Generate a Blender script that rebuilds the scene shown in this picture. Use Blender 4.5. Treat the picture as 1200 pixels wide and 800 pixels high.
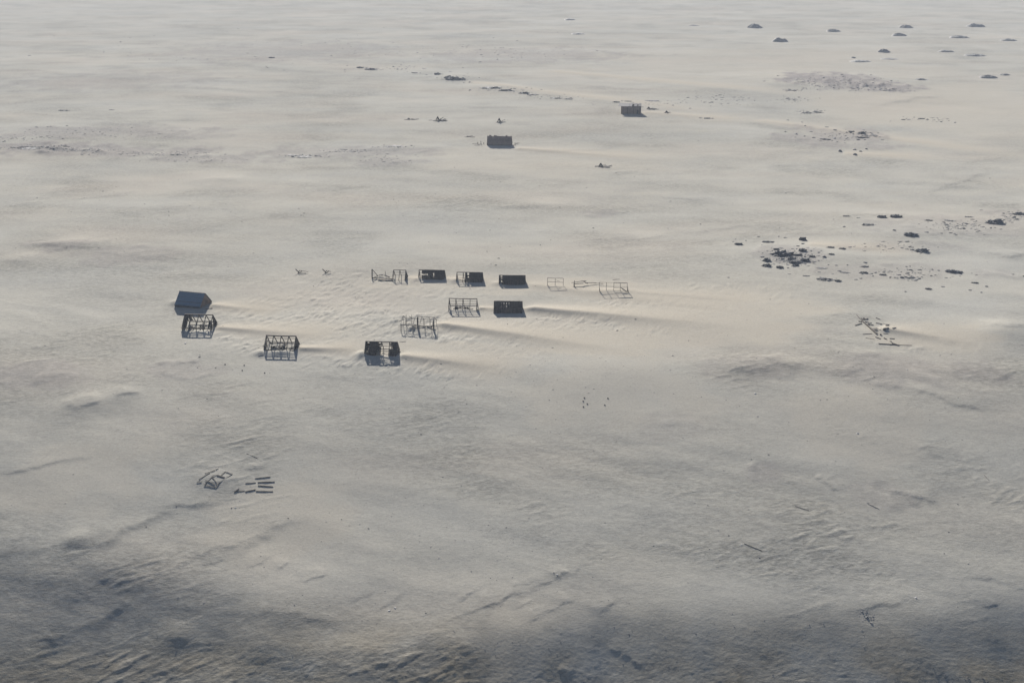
import bpy, bmesh, math, random
import numpy as np
from mathutils import Vector, Matrix

for o in list(bpy.data.objects):
    bpy.data.objects.remove(o)
S = bpy.context.scene
C = S.collection
random.seed(7)
R = math.radians

# ------------------------------------------------------------------ camera
CAM_H, PITCH, FPX = 90.0, R(18.1), 1500.0
cam = bpy.data.cameras.new('camera')
cam.sensor_width = 36.0
cam.lens = FPX / 1200.0 * 36.0
cam.clip_start = 1.0
cam.clip_end = 40000.0
camo = bpy.data.objects.new('camera', cam)
camo.location = (0, 0, CAM_H)
camo.rotation_euler = (math.pi / 2 - PITCH, 0, 0)
C.objects.link(camo)
S.camera = camo

# ------------------------------------------------------------------ sky, sun, exposure
SUN_EL, SUN_AZ = R(20.3), R(-8.5)          # azimuth from +Y towards +X
w = bpy.data.worlds.new('World')
S.world = w
w.use_nodes = True
nt = w.node_tree
sky = nt.nodes.new('ShaderNodeTexSky')
sky.sky_type = 'NISHITA'
sky.sun_disc = False
sky.sun_elevation = SUN_EL
sky.sun_rotation = SUN_AZ
sky.air_density = 0.55
sky.dust_density = 0.6
sky.ozone_density = 1.0
bg = nt.nodes['Background']
bg.inputs['Strength'].default_value = 0.05
nt.links.new(sky.outputs[0], bg.inputs['Color'])

sun = bpy.data.lights.new('sun', 'SUN')
sun.energy = 5.0
sun.angle = R(0.55)
sun.color = (1.0, 0.945, 0.87)
suno = bpy.data.objects.new('sun', sun)
sd = Vector((math.sin(SUN_AZ) * math.cos(SUN_EL), math.cos(SUN_AZ) * math.cos(SUN_EL), math.sin(SUN_EL)))
suno.rotation_euler = sd.to_track_quat('Z', 'Y').to_euler()
suno.location = sd * 300
C.objects.link(suno)

S.view_settings.view_transform = 'Standard'
S.view_settings.look = 'None'
S.view_settings.exposure = 1.2
S.view_settings.gamma = 1.0
S.render.engine = 'CYCLES'

# ------------------------------------------------------------------ noise
def _hash(ix, iy, seed):
    h = (ix * 374761393 + iy * 668265263 + seed * 144665) & 0xFFFFFFFF
    h = ((h ^ (h >> 13)) * 1274126177) & 0xFFFFFFFF
    return (h ^ (h >> 16)) & 0xFFFF

_GA = np.arange(65536) / 65536.0 * 2 * np.pi
_GX, _GY = np.cos(_GA), np.sin(_GA)

def perlin(x, y, seed=0):
    x = np.asarray(x, float); y = np.asarray(y, float)
    xi = np.floor(x).astype(np.int64); yi = np.floor(y).astype(np.int64)
    fx = x - xi; fy = y - yi
    u = fx * fx * fx * (fx * (fx * 6 - 15) + 10)
    v = fy * fy * fy * (fy * (fy * 6 - 15) + 10)
    def g(dx, dy):
        k = _hash(xi + dx, yi + dy, seed)
        return _GX[k] * (fx - dx) + _GY[k] * (fy - dy)
    a = g(0, 0); b = g(1, 0); c = g(0, 1); d = g(1, 1)
    ab = a + u * (b - a)
    return (ab + v * ((c + u * (d - c)) - ab)) * 1.5

def sstep(a, b, x):
    t = np.clip((x - a) / (b - a), 0, 1)
    return t * t * (3 - 2 * t)

# ------------------------------------------------------------------ terrain
CX = np.array([-155, -82, -61, -48, -23, 0, 13, 55, 82, 155.0])
CY = np.array([190, 187, 185, 178, 164, 167, 172, 172.5, 176, 181.0])

def h_macro(x, y):
    x = np.asarray(x, float); y = np.asarray(y, float)
    yc = np.interp(x, CX, CY) + 2.5 * perlin(x / 17, y / 60, 11) + 1.0 * perlin(x / 5, y / 25, 12)
    k = 1.9
    s = np.clip((yc - y) / k, -30, 30)
    drop = k * np.log1p(np.exp(s))
    drop = 55 * np.tanh(drop / 55)
    far_drop = 14 * np.log1p(np.exp(np.clip((254 - y) / 14, -30, 30)))
    far_drop = 190 * np.tanh(far_drop / 190)
    h = -0.20 * drop - 0.132 * far_drop
    return h

def P_macro(u, v, dz=0.0):
    rx = (u - 600) / FPX; ru = -(v - 400) / FPX
    d = np.array([rx, math.cos(PITCH) + ru * math.sin(PITCH), -math.sin(PITCH) + ru * math.cos(PITCH)])
    z = 0.0
    for _ in range(6):
        t = (CAM_H - z - dz) / (-d[2])
        z = 0.6 * float(h_macro(d[0] * t, d[1] * t)) + 0.4 * z
    return d[0] * t, d[1] * t

# drifts and lee tails: start pixel, end pixel, height, start width, end width
TAILS = [
    (246, 356, 345, 364, 0.55, 1.6, 4.0), (250, 383, 430, 397, 0.75, 1.6, 5.0),
    (347, 409, 450, 409, 0.85, 1.3, 4.0), (466, 418, 640, 440, 0.80, 1.5, 6.0),
    (508, 380, 800, 424, 1.15, 1.8, 7.0), (561, 362, 582, 362, 0.70, 1.0, 1.6),
    (612, 363, 930, 392, 1.35, 1.8, 8.0), (616, 333, 980, 384, 0.50, 2.4, 9.0),
    (738, 345, 960, 362, 0.35, 2.0, 6.0), (520, 327, 590, 331, 0.45, 1.6, 2.6),
    (476, 325, 500, 327, 0.35, 1.4, 2.0), (1030, 390, 1185, 412, 0.80, 1.6, 5.0),
    (601, 173, 800, 186, 0.8, 2.5, 6.0), (752, 133, 900, 142, 0.7, 2.5, 6.0),
    (545, 96, 900, 142, 0.55, 3.0, 3.5), (880, 140, 1260, 190, 0.5, 3.0, 3.5), (640, 84, 1000, 118, 0.5, 4.0, 5.0),
    (945, 290, 1090, 299, 0.30, 2.0, 4.0), (988, 179, 1100, 184, 0.4, 2.5, 5.0),
]
TAILS = [(P_macro(a, b), P_macro(c, d), h * 0.85, w0 * 1.3, w1 * 1.35) for a, b, c, d, h, w0, w1 in TAILS]

# small scarps and crests: from pixel, to pixel, height, width, (positive = steep towards the viewer side)
CRESTS = [
    (1062, 458, 1160, 487, 0.45, 1.3), (895, 423, 935, 439, 0.40, 1.2), (855, 440, 905, 436, 0.25, 1.5),
    (525, 727, 690, 664, 0.45, 0.9), (620, 728, 672, 702, 0.55, 0.8), (568, 712, 602, 697, 0.35, 0.6),
    (536, 702, 566, 688, 0.30, 0.6), (600, 715, 625, 702, 0.30, 0.6), (652, 680, 666, 672, 0.40, 0.7),
    (440, 713, 476, 695, 0.35, 0.7), (412, 705, 440, 692, 0.30, 0.7), (700, 722, 722, 706, 0.40, 1.0),
    (600, 690, 620, 684, 0.25, 0.5), (530, 710, 548, 700, 0.22, 0.5), (495, 723, 512, 715, 0.25, 0.5),
    (985, 715, 1085, 703, 0.45, 1.5), (1135, 672, 1215, 690, 0.35, 1.2), (1155, 712, 1166, 706, 0.3, 0.5),
    (0, 632, 48, 624, 0.35, 1.2), (-60, 652, 110, 632, 0.4, 3.2), (75, 640, 205, 598, 0.55, 3.0), (190, 600, 290, 566, 0.5, 2.6), (180, 740, 226, 748, 0.3, 1.1),
    (240, 662, 262, 655, 0.3, 0.7), (290, 664, 318, 652, 0.3, 0.6), (325, 665, 340, 659, 0.3, 0.5),
    (355, 682, 384, 672, 0.35, 0.6), (0, 553, 105, 533, 0.30, 1.6), (78, 479, 120, 470, 0.6, 1.4),
    (136, 463, 165, 459, 0.5, 1.2), (210, 425, 232, 421, 0.4, 1.2), (95, 700, 190, 640, 0.25, 2.5),
    (0, 775, 190, 678, 0.42, 3.0), (170, 690, 340, 608, 0.45, 2.6), (250, 690, 430, 725, 0.35, 3.0), (715, 758, 760, 785, 0.4, 0.8), (655, 783, 668, 792, 0.35, 0.6),
    (1040, 578, 1095, 589, 0.35, 1.3), (960, 565, 985, 578, 0.25, 0.8), (955, 562, 968, 568, 0.25, 0.5),
    (770, 230, 828, 236, 0.4, 2.0), (235, 212, 288, 214, 0.5, 3.0), (70, 286, 110, 290, 0.4, 3.5),
    (330, 184, 400, 178, 0.6, 2.0), (395, 178, 480, 171, 0.6, 2.0), (0, 175, 80, 172, 0.7, 2.5),
    (60, 176, 120, 178, 0.7, 2.0), (150, 180, 245, 183, 0.5, 2.0), (100, 286, 130, 291, 0.3, 2.5),
    (1160, 388, 1210, 386, 0.6, 2.2), (1180, 305, 1200, 300, 0.8, 3.0), (760, 278, 900, 262, 0.3, 3.0),
    (700, 285, 790, 276, 0.25, 3.0), (700, 249, 740, 249, 0.5, 2.5), (0, 95, 260, 84, 0.9, 5.0),
    (180, 100, 420, 112, 0.7, 5.0), (560, 60, 900, 68, 1.0, 7.0), (0, 130, 200, 146, 0.6, 4.0),
    (1025, 124, 1100, 113, 1.0, 4.0), (1085, 228, 1165, 196, 0.45, 3.0), (600, 178, 720, 172, 0.5, 3.0),
    (250, 70, 470, 62, 1.0, 6.0), (420, 20, 650, 28, 1.2, 8.0), (120, 20, 300, 40, 1.2, 8.0),
]
CRESTS = [(P_macro(a, b), P_macro(c, d), h * (0.5 if b > 590 and w < 2.5 else 1.0), w) for a, b, c, d, h, w in CRESTS]

# rippled patches: pixel centre, half widths in metres, strength
RIPPLES = [
    (400, 352, 17, 16, 0.6), (380, 375, 24, 13, 1.0), (470, 378, 14, 12, 1.0), (300, 362, 12, 12, 0.8),
    (350, 400, 20, 8, 0.6), (290, 392, 10, 8, 0.6), (405, 328, 12, 14, 0.6), (500, 336, 26, 12, 0.4),
    (520, 430, 16, 8, 0.6), (700, 375, 22, 8, 0.9), (640, 382, 16, 10, 0.7), (790, 358, 22, 8, 0.9),
    (830, 343, 24, 8, 0.6), (560, 395, 20, 8, 0.7), (880, 350, 14, 8, 0.5), (760, 388, 18, 7, 0.5),
    (410, 418, 12, 8, 0.5), (540, 385, 8, 8, 0.7), (1090, 404, 12, 7, 0.5), (345, 330, 14, 12, 0.3),
    (600, 412, 12, 7, 0.5),
]
RIPPLES = [(P_macro(a, b), rx, ry, s) for a, b, rx, ry, s in RIPPLES]

# smooth sheets of clean blown sand: pixel centre, half widths in metres, strength
SHEETS = [(1120, 122, 90, 110, 0.5), (900, 75, 130, 130, 0.35), (820, 385, 26, 16, 0.8), (700, 400, 22, 12, 0.8), (560, 420, 18, 12, 0.6),
          (640, 335, 24, 8, 0.8), (870, 365, 24, 14, 0.7), (560, 330, 30, 8, 0.6), (480, 410, 14, 7, 0.6), (1100, 398, 16, 10, 0.8),
          (600, 760, 6, 10, 0.6), (330, 610, 14, 14, 0.5), (650, 185, 60, 40, 0.35), (1000, 500, 14, 18, 0.4), (720, 460, 22, 18, 0.4), (80, 560, 16, 14, 0.4)]
SHEETS = [(P_macro(a, b), rx, ry, s) for a, b, rx, ry, s in SHEETS]

# bare gravel showing through: pixel centre, half widths in metres, strength
GRAVEL = [(975, 95, 34, 48, 0.8), (1010, 102, 34, 28, 0.8), (1040, 105, 20, 18, 0.6), (40, 173, 40, 14, 0.6), (150, 178, 45, 14, 0.5), (120, 155, 60, 20, 0.4), (400, 178, 44, 16, 0.4), (250, 186, 30, 12, 0.4),
          (60, 287, 12, 8, 0.4), (450, 186, 18, 14, 0.35), (1110, 268, 30, 16, 0.28), (930, 302, 12, 11, 0.35), (1060, 322, 30, 9, 0.25), (1050, 292, 20, 8, 0.2), (1190, 252, 12, 10, 0.3), (980, 160, 26, 30, 0.45), (880, 437, 12, 8, 0.22), (1060, 440, 20, 10, 0.25), (1040, 585, 6, 5, 0.2),
          (895, 560, 5, 5, 0.35), (150, 300, 16, 12, 0.3), (700, 250, 7, 6, 0.3), (40, 440, 12, 10, 0.35), (220, 430, 9, 7, 0.3), (795, 505, 8, 6, 0.15), (330, 60, 90, 90, 0.3), (620, 65, 80, 60, 0.35), (140, 95, 70, 50, 0.25)]
GRAVEL = [(P_macro(a, b), rx, ry, s) for a, b, rx, ry, s in GRAVEL]

# drifted sand inside and in front of the huts: pixel, height, rx, ry
BUMPS = [
    (229, 357, 0.30, 4.5, 3.5), (206, 353, 0.65, 1.8, 2.4), (233, 389, 0.55, 3.2, 1.6), (330, 413, 0.60, 3.2, 1.5),
    (447, 420, 0.35, 3.5, 2.0), (424, 416, 0.75, 1.5, 2.0), (305, 413, 0.50, 1.3, 1.8), (543, 364, 0.45, 3.2, 1.6),
    (490, 385, 0.35, 4.0, 2.0), (580, 362, 0.35, 1.4, 1.8), (488, 327, 0.40, 1.5, 2.0), (534, 329, 0.40, 1.5, 2.0),
    (583, 332, 0.40, 1.5, 2.0), (720, 343, 0.3, 5.0, 2.0), (250, 565, 0.3, 4.0, 3.0), (1020, 392, 0.15, 5, 4),
    (60, 287, 0.3, 14, 10), (86, 288, 0.45, 8, 7), (100, 474, 0.5, 5, 5.0), (150, 461, 0.35, 4.5, 4.0),
    (395, 183, 0.7, 10, 14), (260, 213, 0.6, 14, 14), (25, 303, 0.5, 6, 6), (1180, 392, 1.0, 7, 7),
    (90, 632, 0.3, 2.6, 2.6), (205, 746, 0.3, 2.8, 2.8), (1016, 722, -0.05, 2.2, 2.0), (975, 98, 1.5, 55, 60),
    (700, 440, 0.5, 16, 12), (900, 432, 0.6, 10, 6), (960, 300, 0.7, 14, 14), (1080, 275, 0.8, 22, 20),
    (530, 92, 1.5, 16, 20), (575, 103, 1.0, 18, 20),
]
BUMPS = [(P_macro(a, b), h, rx, ry) for a, b, h, rx, ry in BUMPS]

ROW_STEP = (1.0 / 122.0 - 1.0 / 1900.0) / 1000

def terrain(x, y):
    """height, clean-sand mask, grit mask"""
    x = np.asarray(x, float); y = np.asarray(y, float)
    h = h_macro(x, y)
    clean = np.zeros_like(h)
    wx = 6 * perlin(x / 40, y / 40, 1); wy = 6 * perlin(x / 40, y / 40, 2)
    # long wind-laid swells
    h = h + 1.1 * perlin((x + wx) / 210, (y + wy) / 150, 3)
    far = sstep(350, 900, y)
    h = h + (0.26 - 0.12 * far) * perlin((x + 2 * wx) / 95, (y + wy + 0.12 * x) / 52, 4)
    settle = np.exp(-((x + 22) / 75) ** 2 - ((y - 300) / 42) ** 2)
    A = (1 - 0.6 * settle)
    swell = perlin((x + 2 * wx) / 38, (y + wy + 0.25 * x) / 21, 5)
    h = h + (0.15 - 0.07 * far) * A * swell
    dm2 = np.clip(perlin(x / 60, y / 45, 71) + 0.45, 0, 1)
    h = h + 0.16 * dm2 * A * (1 - sstep(300, 360, y)) * perlin((x + wx) / 17, (y + 0.45 * x + wy) / 8.5, 72)
    # lee tails
    tsum = np.zeros_like(h)
    for (p0, p1, hh, w0, w1) in TAILS:
        dx, dy = p1[0] - p0[0], p1[1] - p0[1]
        L2 = dx * dx + dy * dy; L = math.sqrt(L2)
        m = (np.abs(x - (p0[0] + p1[0]) / 2) < abs(dx) / 2 + 12) & (np.abs(y - (p0[1] + p1[1]) / 2) < abs(dy) / 2 + 5 * w1)
        if not m.any():
            continue
        X = x[m]; Y = y[m]
        t = ((X - p0[0]) * dx + (Y - p0[1]) * dy) / L2
        d = ((X - p0[0]) * (-dy) + (Y - p0[1]) * dx) / L
        d = d + 0.5 * perlin(X / 9, Y / 9, 21) * (0.4 + t)
        tt = np.clip(t, 0, 1)
        wd = w0 + (w1 - w0) * tt
        q = np.where(d < 0, d / (0.62 * wd), d / (1.25 * wd))
        prof = np.where(np.abs(q) < 3, np.exp(-np.abs(q) ** 1.5), 0)
        al = sstep(-0.03, 0.05, t) * (1 - sstep(0.05, 1.0, t))
        tsum[m] = np.maximum(tsum[m], hh * prof * al)
        cl = np.exp(-(q * 0.5) ** 2) * sstep(-0.03, 0.05, t) * (1 - sstep(0.55, 1.05, t))
        clean[m] = np.maximum(clean[m], cl)
    h = h + 0.8 * tsum
    for (p, hh, rx, ry) in BUMPS:
        m = (np.abs(x - p[0]) < 3 * rx) & (np.abs(y - p[1]) < 3 * ry)
        if m.any():
            X = x[m]; Y = y[m]
            h[m] += hh * np.exp(-((X - p[0]) / rx) ** 2 - ((Y - p[1]) / ry) ** 2)
    for (p, rx, ry, st_) in SHEETS:
        m = (np.abs(x - p[0]) < 2 * rx) & (np.abs(y - p[1]) < 2 * ry)
        if m.any():
            X = x[m]; Y = y[m]
            q = ((X - p[0]) / rx) ** 2 + ((Y - p[1]) / ry) ** 2 + 0.7 * perlin(X / rx * 2, Y / ry * 2, 61)
            clean[m] = np.maximum(clean[m], st_ * (1 - sstep(0.3, 1.3, q)))
    # grit: coarser gravelly ground in broad streaks
    g = perlin((x + wx) / 75, (y + wy + 0.1 * x) / 50, 6) + 0.6 * perlin((x + wx) / 23, (y + 0.1 * x) / 14, 7)
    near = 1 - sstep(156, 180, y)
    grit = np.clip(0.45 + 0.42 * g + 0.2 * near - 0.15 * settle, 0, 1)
    grit = grit * (1 - clean)
    for (p0, p1, hh, wd) in CRESTS:
        dx, dy = p1[0] - p0[0], p1[1] - p0[1]
        L2 = dx * dx + dy * dy; L = math.sqrt(L2)
        m = (np.abs(x - (p0[0] + p1[0]) / 2) < abs(dx) / 2 + 8 * wd) & (np.abs(y - (p0[1] + p1[1]) / 2) < abs(dy) / 2 + 8 * wd)
        if not m.any():
            continue
        X = x[m]; Y = y[m]
        t = ((X - p0[0]) * dx + (Y - p0[1]) * dy) / L2
        d = ((X - p0[0]) * (-dy) + (Y - p0[1]) * dx) / L
        d = d + 0.9 * wd * perlin(X / (3.5 * wd), Y / (3.5 * wd), 22) + 0.4 * wd * perlin(X / (1.1 * wd), Y / (1.1 * wd), 23)
        al = sstep(-0.12, 0.2, t) * (1 - sstep(0.75, 1.12, t)) * (0.75 + 0.5 * perlin(X / (4 * wd), Y / (4 * wd), 24))
        near_w = 0.65 * wd; far_w = 3.4 * wd
        if dx < 0:
            d = -d
        prof = np.where(d < 0, np.exp(-(d / near_w) ** 2), np.exp(-(d / far_w) ** 2))
        h[m] += 0.40 * hh * prof * al
        grit[m] = np.clip(grit[m] + 0.3 * al * np.where(d < 0, prof, 0), 0, 1)
    # ripples, short-crested, lying across the wind
    rm = np.zeros_like(h)
    for (p, rx, ry, s) in RIPPLES:
        m = (np.abs(x - p[0]) < 2.4 * rx) & (np.abs(y - p[1]) < 2.4 * ry)
        if m.any():
            rm[m] = np.maximum(rm[m], s * np.exp(-(((x[m] - p[0]) / rx) ** 2 + ((y[m] - p[1]) / ry) ** 2) ** 1.5))
    rm = rm * (1 - 0.9 * clean)
    m = rm > 0.02
    if m.any():
        X = x[m]; Y = y[m]
        a = R(27)
        ru = X * math.cos(a) - Y * math.sin(a); rv = X * math.sin(a) + Y * math.cos(a)
        ru = ru + 0.5 * perlin(X / 3, Y / 3, 31)
        n1_ = perlin(ru / 1.0, rv / 3.0, 32)
        rp = np.clip(0.75 - 1.6 * np.abs(n1_ + 0.12), -0.1, 1) * (0.5 + 0.9 * perlin(X / 1.6, Y / 2.6, 35)) + 0.45 * perlin(ru / 1.9, rv / 4.5, 33)
        pw = 0.5 + 0.9 * np.clip(perlin(X / 7, Y / 7, 34) + 0.3, 0, 1)
        h[m] += 0.50 * rm[m] * rp * pw
    # mid and fine relief
    dY = y * y * ROW_STEP + 1e-6
    def fade(lam):
        return np.clip(lam / (1.5 * dY) - 0.5, 0, 1)
    rough = (0.30 + 0.9 * grit) * (1 - 0.85 * clean)
    h = h + 0.055 * A * rough * perlin((x + 0.4 * wx) / 12, (y + 0.25 * x) / 6.5, 41) * fade(6.5)
    h = h + 0.030 * rough * perlin(x / 5.0, (y + 0.3 * x) / 2.8, 42) * fade(2.8)
    h = h + 0.017 * rough * perlin(x / 2.0, (y + 0.2 * x) / 1.25, 43) * fade(1.25)
    h = h + 0.010 * rough * perlin(x / 0.85, y / 0.6, 44) * fade(0.6)
    # clusters of scour marks: little wind-cut ledges
    cm = np.clip(perlin((x + wx) / 34, (y + wy) / 24, 47) + 0.35 * perlin(x / 11, y / 8, 48) + 0.30 * grit - 0.26, 0, 0.6) / 0.6
    cm = cm * (1 - clean) * (1 - 0.7 * settle)
    a2 = R(24)
    sx_ = x * math.cos(a2) + y * math.sin(a2); sy_ = -x * math.sin(a2) + y * math.cos(a2)
    for lx, ly, amp, sd_, sg_ in ((4.2, 1.5, 0.17, 51, 0), (2.0, 0.8, 0.09, 52, 0), (10.0, 4.2, 0.26, 53, 1), (22.0, 9.0, 0.30, 54, 1)):
        n_ = perlin(sx_ / lx + 0.4 * perlin(x / lx / 2, y / lx / 2, 55), sy_ / ly, sd_)
        fd = fade(ly) * (sstep(280, 420, y) if sg_ else 1.0)
        h = h + amp * cm * np.clip(n_ - 0.12, 0, 1) * fd
    # diagonal furrows in broken patches on the near slope
    dg = perlin((x * 0.80 + y * 0.60) / 11.0, (-x * 0.60 + y * 0.80) / 3.1 + 0.6 * perlin(x / 8, y / 8, 56), 46)
    dm = np.clip(perlin(x / 19, y / 15, 57) + 0.15, 0, 1)
    h = h + 0.05 * near * dg * dm
    h = h + 0.022 * near * perlin(x / 1.6, y / 1.0, 58) * (0.4 + grit) + 0.018 * near * perlin(x / 0.6, y / 0.45, 59)
    # gritty lag shows most on scoured ground
    grit = np.clip(grit + 0.55 * cm + 0.12 * near, 0, 1)  # near term also darkens the slope colour, adding to its shade
    shade_gravel = near * np.clip(0.75 + 0.7 * perlin((x + wx) / 16, (y + wy) / 12, 62) + 0.4 * perlin(x / 5, y / 4, 63), 0, 1) * (1 - 0.8 * clean)  # patchy gravel tone that deepens the near slope's shade in colour
    rubble = np.zeros_like(h)
    for (p, rx, ry, st_) in GRAVEL:
        m = (np.abs(x - p[0]) < 2 * rx) & (np.abs(y - p[1]) < 2 * ry)
        if m.any():
            X = x[m]; Y = y[m]
            q = ((X - p[0]) / rx) ** 2 + ((Y - p[1]) / ry) ** 2 + 0.9 * perlin(X / 14, Y / 22, 64) + 0.6 * perlin(X / 5, Y / 9, 65)
            g_ = st_ * (1 - sstep(0.35, 1.2, q))
            rubble[m] = np.maximum(rubble[m], g_)
            h[m] += 0.9 * g_ * np.clip(perlin(X / 7, Y / 9, 66) + 0.5 * perlin(X / 3, Y / 5, 67), 0, 1)
    return h, clean, grit, shade_gravel, rubble

def H(x, y):
    return float(terrain(np.array([x], float), np.array([y], float))[0][0])

def P(u, v, dz=0.0):
    """where the line of sight through a photo pixel meets the ground (dz above it)"""
    rx = (u - 600) / FPX; ru = -(v - 400) / FPX
    d = np.array([rx, math.cos(PITCH) + ru * math.sin(PITCH), -math.sin(PITCH) + ru * math.cos(PITCH)])
    x0, y0 = P_macro(u, v, dz)
    z = H(x0, y0)
    for _ in range(4):
        t = (CAM_H - z - dz) / (-d[2])
        z = 0.6 * H(d[0] * t, d[1] * t) + 0.4 * z
    return Vector((d[0] * t, d[1] * t, H(d[0] * t, d[1] * t)))

def ppm(p):
    """photo pixels per metre at a world point"""
    dv = Vector((p.x, p.y, p.z - CAM_H))
    return FPX / (dv.y * math.cos(PITCH) - dv.z * math.sin(PITCH))

# ------------------------------------------------------------------ materials
def newmat(name):
    m = bpy.data.materials.new(name)
    m.use_nodes = True
    n = m.node_tree.nodes
    return m, m.node_tree, n, m.node_tree.links, n['Principled BSDF']

def ramp(nt, stops):
    r = nt.nodes.new('ShaderNodeValToRGB')
    e = r.color_ramp.elements
    e[0].position, e[0].color = stops[0][0], (*stops[0][1], 1)
    e[1].position, e[1].color = stops[-1][0], (*stops[-1][1], 1)
    for p, c in stops[1:-1]:
        k = e.new(p); k.color = (*c, 1)
    return r

def noise(nt, scale, detail=4, rough=0.55, vec=None, stretch=None):
    n = nt.nodes.new('ShaderNodeTexNoise')
    n.inputs['Scale'].default_value = scale
    n.inputs['Detail'].default_value = detail
    n.inputs['Roughness'].default_value = rough
    if vec is not None:
        if stretch:
            mp = nt.nodes.new('ShaderNodeMapping')
            mp.inputs['Scale'].default_value = stretch
            nt.links.new(vec, mp.inputs['Vector'])
            vec = mp.outputs[0]
        nt.links.new(vec, n.inputs['Vector'])
    return n

def mixc(nt, fac, a, b, mode='MIX'):
    m = nt.nodes.new('ShaderNodeMix')
    m.data_type = 'RGBA'; m.blend_type = mode
    for sock, v in ((m.inputs[0], fac), (m.inputs[6], a), (m.inputs[7], b)):
        if isinstance(v, bpy.types.NodeSocket):
            nt.links.new(v, sock)
        elif isinstance(v, tuple):
            sock.default_value = (*v, 1)
        else:
            sock.default_value = v
    return m.outputs[2]

def mat_sand():
    m, nt, n, l, b = newmat('sand')
    tc = nt.nodes.new('ShaderNodeTexCoord').outputs['Object']
    ac = n.new('ShaderNodeAttribute'); ac.attribute_name = 'clean'
    ag = n.new('ShaderNodeAttribute'); ag.attribute_name = 'grit'
    big = noise(nt, 0.012, 3, 0.5, tc, (1, 1.8, 1))
    rb = ramp(nt, [(0.30, (0.388, 0.380, 0.345)), (0.5, (0.394, 0.379, 0.335)), (0.68, (0.404, 0.378, 0.330))])
    l.new(big.outputs[0], rb.inputs[0])
    st = noise(nt, 0.10, 6, 0.65, tc, (0.55, 1.0, 1))
    rs = ramp(nt, [(0.3, (0.92, 0.925, 0.935)), (0.7, (1.05, 1.045, 1.035))])
    l.new(st.outputs[0], rs.inputs[0])
    base = mixc(nt, 1.0, rb.outputs[0], rs.outputs[0], 'MULTIPLY')
    # gravel lag
    fine = noise(nt, 1.3, 5, 0.65, tc, (0.6, 1.4, 1))
    rf = ramp(nt, [(0.40, (0.70, 0.70, 0.70)), (0.60, (1.0, 1.0, 1.0))])
    l.new(fine.outputs[0], rf.inputs[0])
    gcol = mixc(nt, 1.0, base, rf.outputs[0], 'MULTIPLY')
    gcol = mixc(nt, 1.0, gcol, (0.90, 0.905, 0.905), 'MULTIPLY')
    c1 = mixc(nt, ag.outputs['Fac'], base, gcol)
    c2 = mixc(nt, ac.outputs['Fac'], c1, (0.394, 0.362, 0.304))
    av = n.new('ShaderNodeAttribute'); av.attribute_name = 'shade_gravel'
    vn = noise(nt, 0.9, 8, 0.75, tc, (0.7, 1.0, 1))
    rv_ = ramp(nt, [(0.40, (0.195, 0.170, 0.126)), (0.62, (0.325, 0.288, 0.222))])  # dark brown gravel colour, with shade of the near slope painted in
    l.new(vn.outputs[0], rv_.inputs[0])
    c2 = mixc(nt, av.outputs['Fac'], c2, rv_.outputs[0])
    ar = n.new('ShaderNodeAttribute'); ar.attribute_name = 'rubble'
    rr_ = ramp(nt, [(0.40, (0.175, 0.160, 0.156)), (0.62, (0.310, 0.288, 0.276))])
    l.new(vn.outputs[0], rr_.inputs[0])
    c2 = mixc(nt, ar.outputs['Fac'], c2, rr_.outputs[0])
    fl = noise(nt, 0.55, 8, 0.78, tc, (0.6, 1.0, 1))
    rl = ramp(nt, [(0.54, (1.0, 1.0, 1.0)), (0.66, (0.76, 0.765, 0.78))])
    l.new(fl.outputs[0], rl.inputs[0])
    fm = n.new('ShaderNodeMath'); fm.operation = 'MULTIPLY_ADD'; fm.inputs[1].default_value = 0.8; fm.inputs[2].default_value = 0.2
    l.new(ag.outputs['Fac'], fm.inputs[0])
    c2 = mixc(nt, fm.outputs[0], c2, mixc(nt, 1.0, c2, rl.outputs[0], 'MULTIPLY'))
    gn = noise(nt, 3.2, 3, 0.7, tc, (0.7, 1.0, 1))
    rg_ = ramp(nt, [(0.3, (0.86, 0.86, 0.865)), (0.7, (1.08, 1.08, 1.075))])
    l.new(gn.outputs[0], rg_.inputs[0])
    c2 = mixc(nt, 1.0, c2, rg_.outputs[0], 'MULTIPLY')
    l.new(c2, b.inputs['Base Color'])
    b.inputs['Roughness'].default_value = 1.0
    b.inputs['Specular IOR Level'].default_value = 0.0
    bn = noise(nt, 2.2, 6, 0.7, tc, (0.8, 1.3, 1))
    mu = n.new('ShaderNodeMath'); mu.operation = 'MULTIPLY_ADD'
    l.new(ag.outputs['Fac'], mu.inputs[0]); mu.inputs[1].default_value = 0.5; mu.inputs[2].default_value = 0.35
    bp = n.new('ShaderNodeBump'); bp.inputs['Distance'].default_value = 0.10
    l.new(mu.outputs[0], bp.inputs['Strength'])
    l.new(bn.outputs[0], bp.inputs['Height'])
    l.new(bp.outputs[0], b.inputs['Normal'])
    return m

def mat_wood(name, dark, light, sc=1.0):
    m, nt, n, l, b = newmat(name)
    tc = nt.nodes.new('ShaderNodeTexCoord').outputs['Object']
    a = noise(nt, 1.6 * sc, 5, 0.65, tc, (2.5, 0.7, 0.7))
    r = ramp(nt, [(0.3, dark), (0.7, light)])
    l.new(a.outputs[0], r.inputs[0])
    l.new(r.outputs[0], b.inputs['Base Color'])
    b.inputs['Roughness'].default_value = 0.9
    b.inputs['Specular IOR Level'].default_value = 0.15
    bp = n.new('ShaderNodeBump'); bp.inputs['Strength'].default_value = 0.4; bp.inputs['Distance'].default_value = 0.02
    a2 = noise(nt, 9 * sc, 4, 0.6, tc, (3, 0.6, 0.6))
    l.new(a2.outputs[0], bp.inputs['Height']); l.new(bp.outputs[0], b.inputs['Normal'])
    return m

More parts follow.
